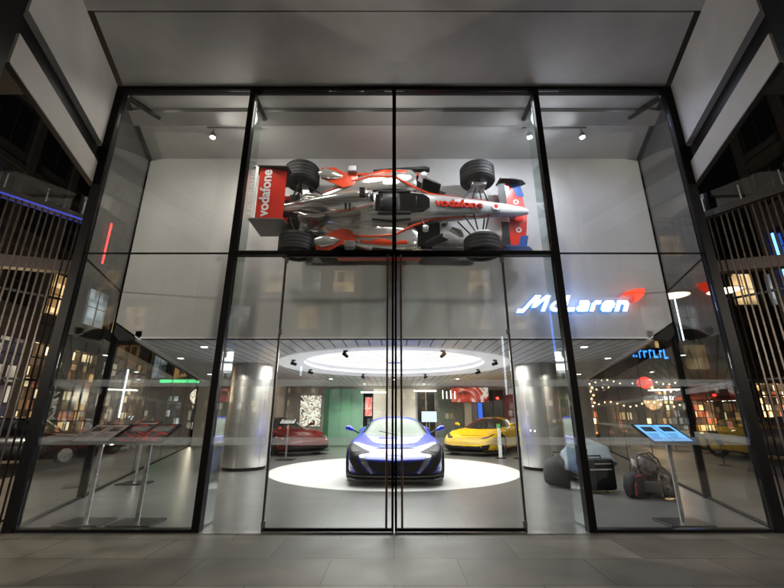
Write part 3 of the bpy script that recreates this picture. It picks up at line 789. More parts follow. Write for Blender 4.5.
for sg in (-1,1):
    b = MB(); b.loft([(.52,sg*.60,.27,.19,.17,3.2),(.42,sg*.60,.29,.25,.21,3),(.1,sg*.58,.30,.27,.23,2.8),(-.35,sg*.53,.28,.27,.22,2.5),(-.8,sg*.44,.24,.23,.18,2.3),(-1.25,sg*.32,.20,.17,.13,2.2),(-1.7,sg*.20,.17,.10,.09,2)], 24)
    sp = b.build('sidepod', chrome, f1, smooth=True)
    b = MB(); b.loft([(.523,sg*.60,.28,.16,.13,3.2),(.50,sg*.60,.28,.165,.135,3.2)], 20); b.build('inlet', f_blk, sp, smooth=True)
    # red flank swoosh and rear flick-up in front of the rear wheel
    b = MB(); b.prism([(-.55,sg*.50),(-.85,sg*.42),(-1.28,sg*.62),(-1.30,sg*.84),(-1.05,sg*.86),(-.85,sg*.74),(-.62,sg*.78)], .43, .445)
    b.build('flick_panel', f_dred, sp)
    b = MB(); b.loft([(-.88,sg*.66,.44,.02,.02,2),(-1.0,sg*.68,.46,.085,.04,2),(-1.2,sg*.70,.48,.11,.06,2),(-1.32,sg*.70,.49,.05,.03,2)], 16); b.build('chimney', chrome, sp, smooth=True)
    b = MB(); b.box(-.78,-.60,sg*.78-.07,sg*.78+.07,.42,.54,bev=.02); b.build('winglet', mat('winglet_grey', (.25,.25,.26), .35, .5), sp)
    # red pin line
    b = MB(); b.tube([(1.9,sg*.150,.40),(1.2,sg*.212,.45),(.75,sg*.272,.47),(.45,sg*.40,.50),(.1,sg*.60,.532),(-.35,sg*.62,.49),(-.8,sg*.54,.41),(-1.25,sg*.36,.33)], [.010,.012,.016,.022,.022,.022,.02,.01], 8)
    b.build('red_line', f_dred, sp, smooth=True)
    b = MB(); b.loft([(.46,sg*.70,.44,.02,.02,2),(.3,sg*.71,.475,.06,.035,2),(-.1,sg*.70,.475,.085,.04,2),(-.45,sg*.64,.42,.08,.04,2),(-.75,sg*.56,.36,.03,.02,2)], 16); b.build('red_flank', f_dred, sp, smooth=True)
    b = MB(); b.prism([(.40,sg*.30),(.05,sg*.34),(-.30,sg*.30),(-.30,sg*.285),(.05,sg*.322),(.40,sg*.285)], .50, .56); b.build('panel_seam', f_blk, sp)
    b = MB(); b.loft([(.78,sg*.86,.36,.045,.05,2.2),(.70,sg*.86,.37,.06,.06,2.4),(.30,sg*.86,.37,.03,.05,2.6),(-.30,sg*.83,.36,.02,.04,2.6)], 14); b.build('side_deflector', f_blk, sp, smooth=True)
    # turning vane / mirror
    b = MB(); b.prism([(.60,sg*.42),(.95,sg*.40),(1.12,sg*.50),(.98,sg*.56),(.62,sg*.62)], .10, .125); b.prism([(.66,sg*.66),(.98,sg*.50),(.99,sg*.52),(.67,sg*.70)], .06,.40); b.build('turning_vane', f_blk, f1)
    b = MB(); b.loft([(.60,sg*.54,.66,.06,.03,2.2),(.66,sg*.54,.66,.075,.04,2.4),(.70,sg*.54,.66,.05,.03,2.2)], 14); mi = b.build('mirror', chromeS, f1, smooth=True)
    b = MB(); b.tube([(.64,sg*.50,.64),(.60,sg*.30,.56)], .012, 6); b.build('stalk', f_blk, mi)
# cockpit
b = MB(); b.prism([(.74,.09),(.62,.17),(.30,.20),(-.05,.20),(-.24,.15),(-.24,-.15),(-.05,-.20),(.30,-.20),(.62,-.17),(.74,-.09)], .56, .628)
ck = b.build('cockpit', mat('cockpit_black', (.004,.004,.004), .8, spec=.1), f1)
b = MB(); b.loft([(-.16,0,.63,.13,.05,2),(-.1,0,.65,.17,.07,2.2),(.12,0,.64,.19,.05,2.4),(.2,0,.62,.19,.02,2.4)], 18); b.build('headrest', f_blk, ck, smooth=True)
b = MB(); b.tube([(.50+.0,.11*math.cos(t),.63+.03*math.sin(t)) for t in [2*math.pi*k/16 for k in range(17)]], .012, 6); b.build('steering_wheel', f_blk, ck)
b = MB()
for sg in (-1,1): b.box(-.20,.40,sg*.215-.022,sg*.215+.022,.585,.655,bev=.015)
b.build('cockpit_rim', f_blk, f1)
# pipes, covers and hub carriers at the rear
for sg in (-1,1):
    b = MB(); b.tube([(-1.10,sg*.12,.42),(-1.30,sg*.20,.50),(-1.52,sg*.22,.52),(-1.62,sg*.17,.50)], [.04,.045,.045,.05], 12); b.build('exhaust_pipe', chrome, f1, smooth=True)
    b = MB(); b.prism([(-1.60,sg*.14),(-1.48,sg*.30),(-1.56,sg*.54),(-1.66,sg*.54),(-1.62,sg*.30),(-1.70,sg*.14)], .36, .385); b.build('driveshaft_cover', chromeS, f1)
    b = MB(); b.box(-2.02,-1.86,sg*.22-.05,sg*.22+.05,.22,.40,bev=.02); b.box(-1.42,-1.30,sg*.28-.04,sg*.28+.04,.30,.42,bev=.02); b.build('red_duct', f_red, f1)
    b = MB(); b.box(1.56,1.84,sg*.50-.035,sg*.50+.035,.16,.48,bev=.02); b.build('brake_duct', chromeS, f1)
    b = MB(); b.prism([(1.20,sg*.24),(1.38,sg*.30),(1.42,sg*.44),(1.34,sg*.46),(1.15,sg*.32)], .12, .135); b.build('vane', chromeS, f1)
# floor plate
def mirror_poly(h): return h + [(x,-y) for x, y in reversed(h)]
b = MB(); b.prism(mirror_poly([(.98,.34),(.80,.66),(.55,.84),(-.95,.86),(-1.15,.66),(-1.30,.52),(-1.95,.50),(-2.1,.30)]), .03, .055); b.build('floor_plate', f_blk, f1)
b = MB()
for sg in (-1,1): b.prism([(.58,sg*.845),(.60,sg*.90),(-.95,sg*.905),(-.95,sg*.865)], .04, .20)
b.build('floor_edge', f_dred, f1)
# suspension
def arm(p, q, r=.014): 
    b = MB(); b.tube([p, q], r, 8); return b.build('suspension_arm', f_blk if r < .02 else chromeS, f1, smooth=True)
for sg in (-1,1):
    for p, q in (((1.85,sg*.14,.42),(1.72,sg*.62,.38)),((1.38,sg*.18,.46),(1.68,sg*.62,.38)),((1.80,sg*.12,.25),(1.72,sg*.62,.24)),((1.30,sg*.18,.22),(1.68,sg*.62,.22)),((1.55,sg*.17,.50),(1.70,sg*.60,.26))): arm(p,q)
    for p, q in (((-1.15,sg*.20,.40),(-1.62,sg*.55,.44)),((-1.85,sg*.09,.40),(-1.68,sg*.55,.44)),((-1.2,sg*.20,.22),(-1.62,sg*.55,.24)),((-1.9,sg*.08,.2),(-1.68,sg*.55,.24)),((-1.66,sg*.06,.33),(-1.66,sg*.55,.34))): arm(p,q,.017)
b = MB(); b.box(-2.15,-1.45,-.13,.13,.16,.42,bev=.03); b.build('gearbox', f_blk, f1)
# wheels: x rear -1.67, front 1.70
for (x, w) in ((-1.67,.375),(1.70,.355)):
    for sg in (-1,1):
        r = .33; T = Matrix.Rotation(R(-90)*sg, 4, 'X')
        prof = [(r*.58,-w/2+.03),(r*.62,-w/2),(r*.9,-w/2+.005),(r,-w/2+.05)]
        for k in range(4): prof += [(r, -w/2+.075+k*.07),(r-.008, -w/2+.08+k*.07),(r-.008,-w/2+.092+k*.07),(r,-w/2+.097+k*.07)]
        prof += [(r,w/2-.05),(r*.9,w/2-.005),(r*.62,w/2),(r*.58,w/2-.03)]
        b = MB(); b.lathe(prof, 44, T)
        wh = b.build('wheel', rubber, f1, smooth=True, loc=(x, sg*(.92-w/2), r))
        b = MB(); b.lathe([(r*.60,w/2-.03),(r*.5,w/2-.05),(.05,w/2-.07),(0,w/2-.05)], 36, T); b.lathe([(r*.60,-w/2+.03),(r*.55,-w/2+.06),(.10,-w/2+.08),(0,-w/2+.08)], 36, T)
        b.build('rim', mat('rim_dark', (.22,.22,.23), .3, .7), wh, smooth=True)
# front wing
b = MB()
b.prism(mirror_poly([(2.66,.0),(2.62,.30),(2.56,.70),(2.30,.70),(2.28,.30),(2.34,.0)]), .10, .118)
fw = b.build('front_wing', f_red, f1)
b = MB()
for sg in (-1,1): b.box(2.18,2.34,*sorted((sg*.16,sg*.69)),.15,.165, Matrix.Rotation(0,4,'Y'))
b.build('wing_flap', f_red, fw)
b = MB()
for sg in (-1,1): b.box(2.12,2.26,*sorted((sg*.18,sg*.69)),.205,.217)
b.build('upper_flap', f_blk, fw)
f_blue = mat('endplate_blue', (.03,.10,.34), .3, .2, coat=.6)
for sg in (-1,1):
    b = MB(); b.prism([(2.12,.06),(2.64,.05),(2.70,.12),(2.60,.24),(2.40,.30),(2.14,.32)], -.009, .009, Matrix.Translation((0,sg*.71,0)) @ Matrix.Rotation(R(90),4,'X'))
    b.build('endplate', f_blue if sg < 0 else f_blk, fw)
    b = MB(); b.box(2.30,2.42,*sorted((sg*.05,sg*.07)),.11,.26); b.build('pylon', chromeS, fw)
    b = MB(); b.prism([(2.64,sg*.42),(2.58,sg*.70),(2.34,sg*.70),(2.44,sg*.60),(2.50,sg*.42)], .1195,.1225); b.build('corner_panel', f_blue, fw)
    b = MB(); b.lathe([(0,.0),(.055,.0)], 24); b.build('emblem', f_white, fw, loc=(2.47,sg*.30,.1195+.003))
    b = MB(); b.lathe([(0,.0),(.028,.0)], 20); b.build('emblem_dot', f_red, fw, loc=(2.47,sg*.30,.1255))
# white and blue tip of the nose
b = MB(); b.loft([(2.625,0,.27,.047,.042,2.5),(2.50,0,.29,.0875,.0675,2.6),(2.2,0,.32,.1225,.0925,2.8),(2.05,0,.336,.135,.107,2.85)], 28); b.build('nose_tip', mat('nose_white', (.70,.70,.70), .25, .1, coat=.8), nose, smooth=True)
# rear wing
b = MB()
NS = 8; ch = []
for k in range(NS+1):
    u = k/NS; ch.append((-2.26+.44*u, .955 - .10*u*u - .02))
pts = ch + [(x, z-.02) for x, z in reversed(ch)]
b.prism(pts, -.50, .50, Matrix.Rotation(R(90),4,'X')); rwg = b.build('rear_wing', f_red, f1, smooth=True)
for sg in (-1,1):
    b = MB(); b.prism([(-2.36,.30),(-2.36,.96),(-2.30,.99),(-1.78,.97),(-1.74,.80),(-1.86,.55),(-1.95,.30)], -.008, .008, Matrix.Translation((0,sg*.515,0)) @ Matrix.Rotation(R(90),4,'X'))
    b.build('endplate', f_blk if sg > 0 else mat('endplate_grey', (.16,.14,.13), .4), rwg)
b = MB(); b.box(-2.32,-2.275,-.50,.50,.955,.985); b.build('gurney_flap', f_white, rwg)
b = MB(); b.box(-2.25,-2.0,-.50,.50,.33,.345); b.build('beam_wing', f_red, rwg)
b = MB(); b.box(-2.15,-1.95,-.015,.015,.40,.86); b.build('wing_pylon', f_blk, rwg)
# lettering on wing and nose
TM = lambda x, y, z, rz: Matrix.Translation((x,y,z)) @ Matrix.Rotation(rz,4,'Z')
text_obj('wing_lettering', 'vodafone', .245, f_white, rwg, TM(-2.12,0,.948,R(90)), bold=.006, extrude=.003)
text_obj('nose_lettering', 'vodafone', .205, f_red, nose, TM(1.28,0,.566,0) @ Matrix.Rotation(R(5.6),4,'Y'), bold=.006, extrude=.012, sx=1.15)
text_obj('race_number', '11', .14, f_blk, ec, Matrix.Translation((-.72,-.152,.745)) @ Matrix.Rotation(R(62),4,'X'), bold=.006, extrude=.03)
b = MB(); b.lathe([(0,.012),(.075,.012),(.075,-.02)], 28); b.build('emblem', f_white, nose, loc=(1.97,0,.475)).rotation_euler = (0,R(7),0)
b = MB(); b.lathe([(0,.015),(.04,.015),(.04,-.01)], 24); b.build('emblem_dot', f_red, nose, loc=(1.97,0,.475)).rotation_euler = (0,R(7),0)
# wall brackets holding the car
for x in (-1.3, 1.1):
    b = MB(); b.box(-.06,.06,-.02,.14,-.06,.06); o = tag(b.build('wall_bracket', steel, None, loc=(x-.1,6.92,4.98)), 'steel bracket fixing the ' + ('rear' if x<0 else 'nose') + ' of the racing car to the wall', 'bracket')
# ------------------------------------------------------------------ spotlights under the roof
spots = [(-3.38,6.12,'left of the racing car'),(3.5,6.12,'right of the racing car'),(2.52,6.12,'beside the right glass fin')]
b = MB(); b.box(-3.5,-2.5,-.018,.018,0,.03); tag(b.build('lighting_track', steel, None, loc=(0,6.12,H-.062)), 'short steel lighting track under the roof at left', 'track')
b = MB(); b.box(2.4,3.6,-.018,.018,0,.03); tag(b.build('lighting_track', steel, None, loc=(0,6.12,H-.062)), 'short steel lighting track under the roof at right', 'track')
for x, y, lb in spots:
    t = thing('ceiling_spotlight', 'bright small spotlight under the high roof, ' + lb, 'spotlight', (x,y,H-.07), 0, 'spotlights under the high roof')
    b = MB(); b.tube([(0,0,0),(0,0,-.09)], .012); b.lathe([(.0,-.09),(.045,-.095),(.055,-.18),(.05,-.18),(.04,-.13)], 18); b.build('housing', steel, t, smooth=True)
    b = MB(); b.lathe([(0,-.20),(.03,-.19),(.042,-.172)], 16); b.build('lens', emit_mat('spot_lens', (1,.98,.95), 120), t, smooth=True)

# ------------------------------------------------------------------ display stands behind the glass
base_m = mat('stand_base', (.03,.03,.032), .35, .5)
def stand(label, x, y, px, w, pics, light=0, depth=.50, ztop=1.0):
    t = thing('display_stand', label, 'display stand', (x,y,0), 0, 'slanted display stands')
    b = MB(); b.box(-.27,.27,-.20,.20,.003,.03,bev=.004); b.build('base', base_m, t)
    b = MB(); b.box(-.024,.024,-.012,.012,.03,ztop+.02); b.build('pole', steel, t)
    Mt = Matrix.Translation((px,-.02,ztop+.075)) @ Matrix.Rotation(R(25),4,'X')
    b = MB(); b.box(-w/2,w/2,-depth/2,depth/2,-.015,.012,Mt,bev=.004); top = b.build('top_plate', black, t)
    n = len(pics)
    for i, m_ in enumerate(pics):
        a = -w/2+.02+(w-.04)*i/n; c = a+(w-.04)/n-.012
        b = MB(); b.box(a,c,-depth/2+.03,depth/2-.03,.0125,.015,Mt); b.build('graphic_panel', m_, top)
        # a block of small print and a picture on each sheet
        b = MB()
        for k in range(5): b.box(a+.03, a+.03+(c-a-.06)*random.uniform(.5,.95), -.16+k*.03, -.152+k*.03, .0155,.0165, Mt)
        b.box(a+.04,c-.04,.03,.16,.0155,.0165,Mt)
        b.build('print', mat('print_'+m_.name, tuple(v*.25 for v in m_.node_tree.nodes['Principled BSDF'].inputs['Base Color'].default_value[:3]), .4), top)
    return t
pale = mat('sheet_pale', (.30,.24,.23), .35, emit=(.8,.62,.6), estr=.03)
redsheet = art_mat('sheet_red', ((.02,.015,.015),(.03,.02,.02),(.7,.03,.02)), 7, .25)
bluesheet = mat('sheet_blue', (.15,.32,.55), .2, emit=(.16,.45,.95), estr=.9)
stand('slanted display stand with two pale sheets, leftmost', -3.90, 5.60, .0, .50, [pale, pale])
stand('slanted display stand with red and black picture, second from left', -3.24, 5.58, -.05, .66, [redsheet, redsheet])
stand('slanted display stand with glowing blue sheets at right', 3.64, 5.58, -.06, .54, [bluesheet, bluesheet])
stand('dark slanted display stand further back by the left glass', -5.20, 8.65, 0, .5, [redsheet])
stand('pale slanted display stand in front of the red car', -3.35, 13.1, 0, .5, [mat('sheet_white', (.75,.75,.72), .3)], depth=.35, ztop=1.05)
t = thing('price_post', 'white upright information post in front of the yellow car', 'sign post', (3.42,13.6,.003))
b = MB(); b.box(-.055,.055,-.012,.012,.02,1.05,bev=.004); b.build('panel', mat('post_white', (.78,.8,.76), .35), t)
b = MB(); b.box(-.15,.15,-.12,.12,.0,.018); b.build('base', black, t)
b = MB(); b.box(-.056,.056,-.014,-.0122,.92,1.05); b.build('green_header', mat('header_green', (.1,.5,.1), .4), t)
# belt barrier posts near the yellow car
for i, (x, y) in enumerate(((3.95,13.5),(4.9,13.1))):
    t = thing('barrier_post', ['slim black barrier post beside the white information post','slim black barrier post nearest the right column'][i], 'barrier post', (x,y,.003), 0, 'barrier posts by the yellow car')
    b = MB(); b.lathe([(0,0),(.16,0),(.15,.02),(.02,.035),(.02,.98),(.03,.99),(.03,1.04),(0,1.045)], 20); b.build('post', black, t, smooth=True)
b = MB(); b.box(3.97,4.885,-.002,.002,.97,1.02, Matrix.Translation((0,13.3,0))); 
# ------------------------------------------------------------------ photographer's luggage on the floor at right
t = thing('trolley_case', 'black trolley case with pale straps standing on the floor', 'suitcase', (3.66,7.78,.003), R(8))
fab = mat('bag_black', (.022,.022,.025), .75, noise=(60,.3), bump=.3)
b = MB(); b.box(-.29,.29,-.16,.16,.04,.56,bev=.045); b.build('case', fab, t, smooth=True)
b = MB(); b.box(-.25,.25,-.185,-.158,.10,.36,bev=.012); b.build('front_pocket', fab, t, smooth=True)
b = MB(); b.tube([(-.12,-.02,.555),(-.12,-.02,.60),(.12,-.02,.60),(.12,-.02,.555)], .014); b.build('handle', darkmetal, t, smooth=True)
b = MB(); b.box(-.22,.2,-.190,-.186,.375,.40); b.box(-.10,.23,-.17,-.161,.47,.485); b.build('strap', mat('strap_pale', (.6,.6,.62), .6), t)
for sg in (-1,1):
    b = MB(); b.lathe([(0,-.015),(.035,-.015),(.035,.015),(0,.015)], 16, Matrix.Translation((sg*.25,.10,.035)) @ Matrix.Rotation(R(90),4,'Y')); b.build('wheel', rubber, t, smooth=True)
t = thing('umbrella', 'open pale grey umbrella resting tilted behind the trolley case', 'umbrella', (3.66,8.05,.50))
t.rotation_euler = (R(38), R(-22), R(6))
b = MB(); bm_ = b.bm; n = 8; rings = []
for j in range(6):
    u = j/5; rr = .50*math.sin(u*R(78))/math.sin(R(78)); z = .22-.17*u*u; ring = []
    for k in range(n*4):
        a = 2*math.pi*k/(n*4); sag = 1-.13*u*abs(math.sin(a*n/2))
        ring.append(bm_.verts.new((rr*sag*math.cos(a), rr*sag*math.sin(a), z)) if j else None)
    rings.append(ring)
top = bm_.verts.new((0,0,.22))
for k in range(n*4): bm_.faces.new([top, rings[1][k], rings[1][(k+1)%(n*4)]])
for a, c in zip(rings[1:], rings[2:]):
    for k in range(n*4): bm_.faces.new([a[k], c[k], c[(k+1)%(n*4)], a[(k+1)%(n*4)]])
cn = b.build('canopy', mat('umbrella_cloth', (.26,.32,.37), .6), t, smooth='all')
sm = cn.modifiers.new('thick','SOLIDIFY'); sm.thickness = .003
for k in range(n):
    a = 2*math.pi*k/n
    b = MB(); b.tube([(0,0,.214),(.26*math.cos(a),.26*math.sin(a),.165),(.49*math.cos(a),.49*math.sin(a),.045)], .004, 5); b.build('rib', darkmetal, t)
b = MB(); b.tube([(0,0,.27),(0,0,-.42)], .008, 8); b.build('shaft', darkmetal, t, smooth=True)
t = thing('equipment_bag', 'rounded dark grey equipment bag at the foot of the right column', 'bag', (3.20,8.25,.003), R(-50))
b = MB(); b.loft([(-.30,0,.20,.10,.16,2.4),(-.22,0,.25,.17,.24,2.5),(0,0,.28,.20,.275,2.4),(.22,0,.25,.17,.24,2.5),(.30,0,.20,.10,.16,2.4)], 20); b.build('shell', mat('bag_grey', (.035,.037,.04), .7, noise=(30,.3), bump=.3), t, smooth=True)
b = MB(); b.tube([(-.12,0,.54),(-.10,0,.62),(.10,0,.62),(.12,0,.54)], .012); b.build('handle', fab, t, smooth=True)
def lumpy(st, seed, amp=.03, n=28):
    b = MB(); b.loft(st, n); bmesh.ops.subdivide_edges(b.bm, edges=b.bm.edges[:], cuts=1)
    rnd = random.Random(seed)
    from mathutils import noise as nz_
    for v in b.bm.verts:
        d = nz_.noise(v.co*7 + Vector((seed,0,0)))*amp; c = Vector((v.co.x*.0, 0, .22)); v.co += (v.co-c).normalized()*d; v.co.z = max(v.co.z, .002)
    return b
t = thing('duffel_bag', 'large mottled brown duffel bag slumped by the right glass', 'bag', (4.36,7.28,.003), R(-35))
b = lumpy([(-.30,0,.26,.10,.20,2.2),(-.24,0,.32,.18,.30,2.4),(-.08,0,.34,.23,.33,2.4),(.12,0,.28,.23,.27,2.4),(.26,0,.20,.18,.19,2.3),(.33,0,.16,.09,.12,2.2)], 3, .05)
b.build('sack', art_mat('camouflage_cloth', ((.02,.018,.016),(.06,.048,.04),(.15,.13,.115),(.03,.026,.022)), 9, 0, 1), t, smooth='all')
b = MB(); b.tube([(-.18,-.20,.45),(-.16,-.10,.66),(.0,-.05,.68),(.12,-.12,.56),(.16,-.22,.36)], .016); b.tube([(-.2,.18,.45),(-.15,.12,.66),(.02,.07,.70),(.13,.12,.58),(.18,.2,.36)], .016)
for x in (-.16,.12): b.tube([(x,-.24,.06),(x,-.25,.30),(x,-.14,.52)], .02)
b.build('strap', mat('strap_brown', (.16,.13,.11), .7), t, smooth=True)
b = MB(); b.box(-.12,.14,-.285,-.235,.10,.27,bev=.02); b.build('pocket', mat('pocket_grey', (.10,.09,.08), .7), t, smooth=True)
t = thing('backpack', 'small black backpack with red trim beside the duffel bag', 'backpack', (4.03,7.22,.003), R(15))
b = lumpy([(-.17,0,.14,.08,.12,2.4),(-.12,0,.18,.12,.18,2.6),(0,0,.20,.14,.20,2.5),(.12,0,.18,.12,.18,2.6),(.17,0,.14,.08,.12,2.4)], 9, .015)
b.build('sack', fab, t, smooth='all')
b = MB(); b.tube([(-.13,-.13,.06),(-.13,-.14,.22),(-.06,-.11,.34),(.04,-.11,.36)], .012); b.tube([(.10,-.14,.08),(.12,-.14,.26),(.05,-.10,.36)], .010); b.build('red_piping', mat('piping_red', (.35,.03,.03), .5), t, smooth=True)

# ------------------------------------------------------------------ the city around at night
wall_dark = mat('tower_cladding', (.055,.052,.05), .6, noise=(1.5,.2))
wall_mid = mat('stone_cladding', (.17,.155,.14), .7, noise=(2,.15))
wins = [room_mat('window_warm', ((.9,.6,.28),(.35,.2,.08),(1,.75,.42),(.10,.06,.03),(.8,.5,.22)), .9, 1.3, .9), room_mat('window_amber', ((.6,.34,.12),(.9,.55,.24),(.12,.07,.03)), .6, .9, .7), room_mat('window_cool', ((.4,.46,.5),(.7,.78,.85),(.1,.12,.14)), .7, 1.1, .6), mat('window_unlit', (.015,.017,.02), .1), mat('window_unlit', (.015,.017,.02), .1)]
frame_m = mat('window_frame_dark', (.03,.03,.03), .5)
def building(name, label, loc, rz, W, Hh, depth, cols, floors, z1, wall_m, lit, seed, shop=None, wfrac=.62, hfrac=.6, y0=0):
    """facade faces local -Y; windows stand proud of recess"""
    rnd = random.Random(seed)
    t = thing(name, label, 'building', loc, rz)
    b = MB(); b.box(-W/2, W/2, .12, depth, -.15, Hh); b.build('wall', wall_m, t)
    fh = (Hh-z1)/floors; cw = W/cols
    bw = MB()
    for f in range(floors+1):
        z = z1+f*fh; bw.box(-W/2, W/2, -.0, .118, z-.10 if f<floors else z-.3, z+.18 if f<floors else z)
    bw.build('cornice', wall_m, t)
    for c in range(cols+1):
        x = -W/2+c*cw; b = MB(); b.box(x-.18, x+.18, -.06, .117, -.15, Hh-.31); b.build('pier', wall_m, t)
    for f in range(floors):
        for c in range(cols):
            lf = lit[f] if isinstance(lit, (list, tuple)) else lit
            m_ = rnd.choice(wins[:3]) if rnd.random() < lf else wins[3]
            x0 = -W/2+(c+.5)*cw-cw*wfrac/2; x1 = x0+cw*wfrac; z0 = z1+f*fh+fh*.22; z2 = z0+fh*hfrac
            b = MB(); b.box(x0, x1, .06, .115, z0, z2); w_ = b.build('window', m_, t)
            b = MB(); xm = (x0+x1)/2
            for q in (x0-.04, xm-.02, x1): b.box(q, q+.04, .03, .058, z0, z2)
            for q in (z0-.04, (z0+z2)/2-.02, z2): b.box(x0-.04, x1+.04, .025, .0295, q, q+.04)
            b.build('window_frame', frame_m, w_)
    if shop:
        for c in range(cols):
            m_ = shop[c % len(shop)]
            x0 = -W/2+c*cw+.25; x1 = x0+cw-.5
            b = MB(); b.box(x0, x1, .05, .114, .25, z1-.75); s_ = b.build('shop_window', m_, t)
            b = MB()
            for k in range(4): q = x0+(x1-x0)*k/3; b.box(q-.03, q+.03, .0, .048, .25, z1-.75)
            b.box(x0,x1,-.005,-.001,z1-1.5,z1-1.42)
            b.build('window_frame', frame_m, s_)
    return t
shop_warm = room_mat('shop_interior_warm', ((.05,.03,.015),(.55,.33,.13),(.12,.07,.03),(1,.78,.45),(.30,.10,.05),(.08,.05,.03),(.85,.6,.3)), .42, .52, 1.3)
shop_dim = room_mat('shop_interior_dim', ((.012,.012,.014),(.06,.05,.05),(.02,.02,.03),(.30,.26,.2),(.015,.015,.02),(.10,.09,.08)), .7, .9, 1.3)
shop_rest = room_mat('restaurant_interior', ((.05,.03,.015),(.9,.5,.18),(.12,.06,.03),(1,.78,.45),(.55,.12,.05),(.06,.04,.03),(1,.66,.3),(.3,.16,.07)), .34, .40, 2.6)
shop_cool = room_mat('shop_interior_cool', ((.02,.025,.03),(.25,.3,.32),(.05,.07,.09),(.8,.85,.85),(.06,.10,.22)), .5, .6, 1.4)
building('office_building', 'shop building with warm lit windows across the left street', (-17.5,17.5,0), R(90), 22, 16, 8, 9, 3, 5.5, wall_dark, (.9,.0,.0), 4, [shop_warm, shop_dim, shop_warm])
building('glass_office', 'grey glass fronted building beyond the left street', (-19.5,33,0), 0, 16, 13, 8, 9, 3, 3.6, wall_dark, (.3,.2,.1), 8, [shop_dim, shop_cool])
building('restaurant_building', 'restaurant building with amber lit ground floor across the right street', (19,25.5,0), 0, 22, 15, 8, 9, 3, 4.0, wall_dark, (.4,.1,.1), 12, [shop_rest, shop_rest, shop_warm])
building('dark_tower', 'dark unlit tower beside the right street', (18.5,8,0), R(-90), 20, 17, 8, 8, 4, 4.2, wall_dark, .08, 21, [shop_dim])
building('street_building', 'stone building with scattered lit windows behind the viewer', (0,-24,0), R(180), 56, 22, 8, 18, 5, 4.4, wall_mid, .40, 31, [shop_warm, shop_cool, shop_dim, shop_warm])
# blue washed pylon on the left, grey one on the right
t = thing('light_pylon', 'tall pylon washed in violet blue light at upper left', 'pylon', (-13.6,11.0,0), R(20))
b = MB(); b.box(-.45,.45,-.45,.45,-.15,9.6,bev=.03); b.build('shaft', mat('pylon_paint', (.16,.15,.22), .5), t)
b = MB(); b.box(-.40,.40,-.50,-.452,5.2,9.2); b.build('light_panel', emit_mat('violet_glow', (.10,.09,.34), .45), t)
t = thing('stone_pylon', 'tall brown stone pylon at upper right', 'pylon', (13.6,11.0,0), R(-20))
b = MB(); b.box(-.45,.45,-.45,.45,-.15,9.6,bev=.03); b.build('shaft', mat('pylon_stone', (.20,.16,.13), .6, noise=(4,.2)), t)
# narrow lit strips on the towers and two wide canopy lamps
M_st = {'b': emit_mat('neon_blue', (.06,.22,1), 5), 'w': emit_mat('neon_white', (.8,.9,1), 4), 'r': emit_mat('neon_red', (1,.03,.03), 5), 'g': emit_mat('neon_green', (.05,1,.3), 3)}
def neon(label, x, y, z0, z1, c, rz=0, w=.10):
    b = MB(); b.box(-w/2,w/2,-.05,.0,z0,z1,bev=.01); o = tag(b.build('neon_strip', M_st[c], None, loc=(x,y,0)), label, 'neon light'); o.rotation_euler = (0,0,rz)
neon('red upright neon strip high on the left shop building', -17.40, 21.8, 9.6, 12.6, 'r', R(90))  # added strip imitates a red reflection in the side glass
neon('white upright neon strip on the left shop building', -17.40, 26.0, 1.2, 4.2, 'w', R(90))
neon('blue upright neon strip at the corner of the dark tower', 18.42, 17.4, 4.4, 9.8, 'b', R(-90))
neon('white upright neon strip low on the dark tower', 18.42, 14.6, 5.2, 7.4, 'w', R(-90), .06)
neon('blue upright neon strip on the restaurant building', 17.2, 25.42, 6.5, 12.5, 'b')
neon('white upright neon strip on the restaurant building', 18.9, 25.42, 6.0, 9.0, 'w', 0, .07)
neon('green flat neon strip low on the grey glass office', -17.6, 32.92, 3.9, 4.15, 'g', 0, 3.2)
neon('white flat neon strip low on the grey glass office', -14.2, 32.92, 3.95, 4.2, 'w', 0, 2.6)
rv = random.Random(5)
for k, (x, z0, z1, c) in enumerate([(-19,3,9,'b'),(-8,4.6,5.4,'w'),(9.5,3,8,'w'),(14,6,12,'b'),(20,4,7,'r')]):
    neon(['tall blue','tiny white','tall white','very tall blue','red'][k]+' neon strip on the building behind the viewer, '+['far left','left of centre','right of centre','right','far right'][k], x, -23.75, z0, z1, c, R(180), .16)
for i, (x, z) in enumerate(((16.3,8.0),(19.4,8.3))):
    t = thing('canopy_lamp', ['wide flat warm lamp hung high over the right street, nearer','wide flat warm lamp hung high over the right street, farther right'][i], 'lamp', (x,22.0,z), 0, 'wide lamps over the right street')
    b = MB(); b.lathe([(0,.32),(.9,.03),(.9,0),(.86,0)], 24); b.build('shade', darkmetal, t, smooth=True)
    b = MB(); b.lathe([(0,.02),(.85,.02)], 24); b.build('diffuser', emit_mat('lamp_diffuser', (1,.72,.5), 3), t)
    b = MB(); b.tube([(0,0,.3),(0,0,.9),(0,3.45,.9)], .03, 8); b.build('bracket', darkmetal, t)
# lit beams behind the screens
for sgn in (-1,1):
    b = MB(); b.box(-2.4,2.4,-.12,.12,0,.28); o = tag(b.build('timber_beam', wood, None, loc=(sgn*9.3,8.3,4.55)), 'brown timber canopy beam behind the ' + ('left' if sgn<0 else 'right') + ' bar screen', 'beam'); o.rotation_euler = (0,0,sgn*-R(18))
    b = MB(); b.box(-.08,.08,-.08,.08,-.15,4.55); tag(b.build('beam_post', darkmetal, None, loc=(sgn*10.9,7.8,0)), 'dark steel post carrying the ' + ('left' if sgn<0 else 'right') + ' timber beam', 'post')
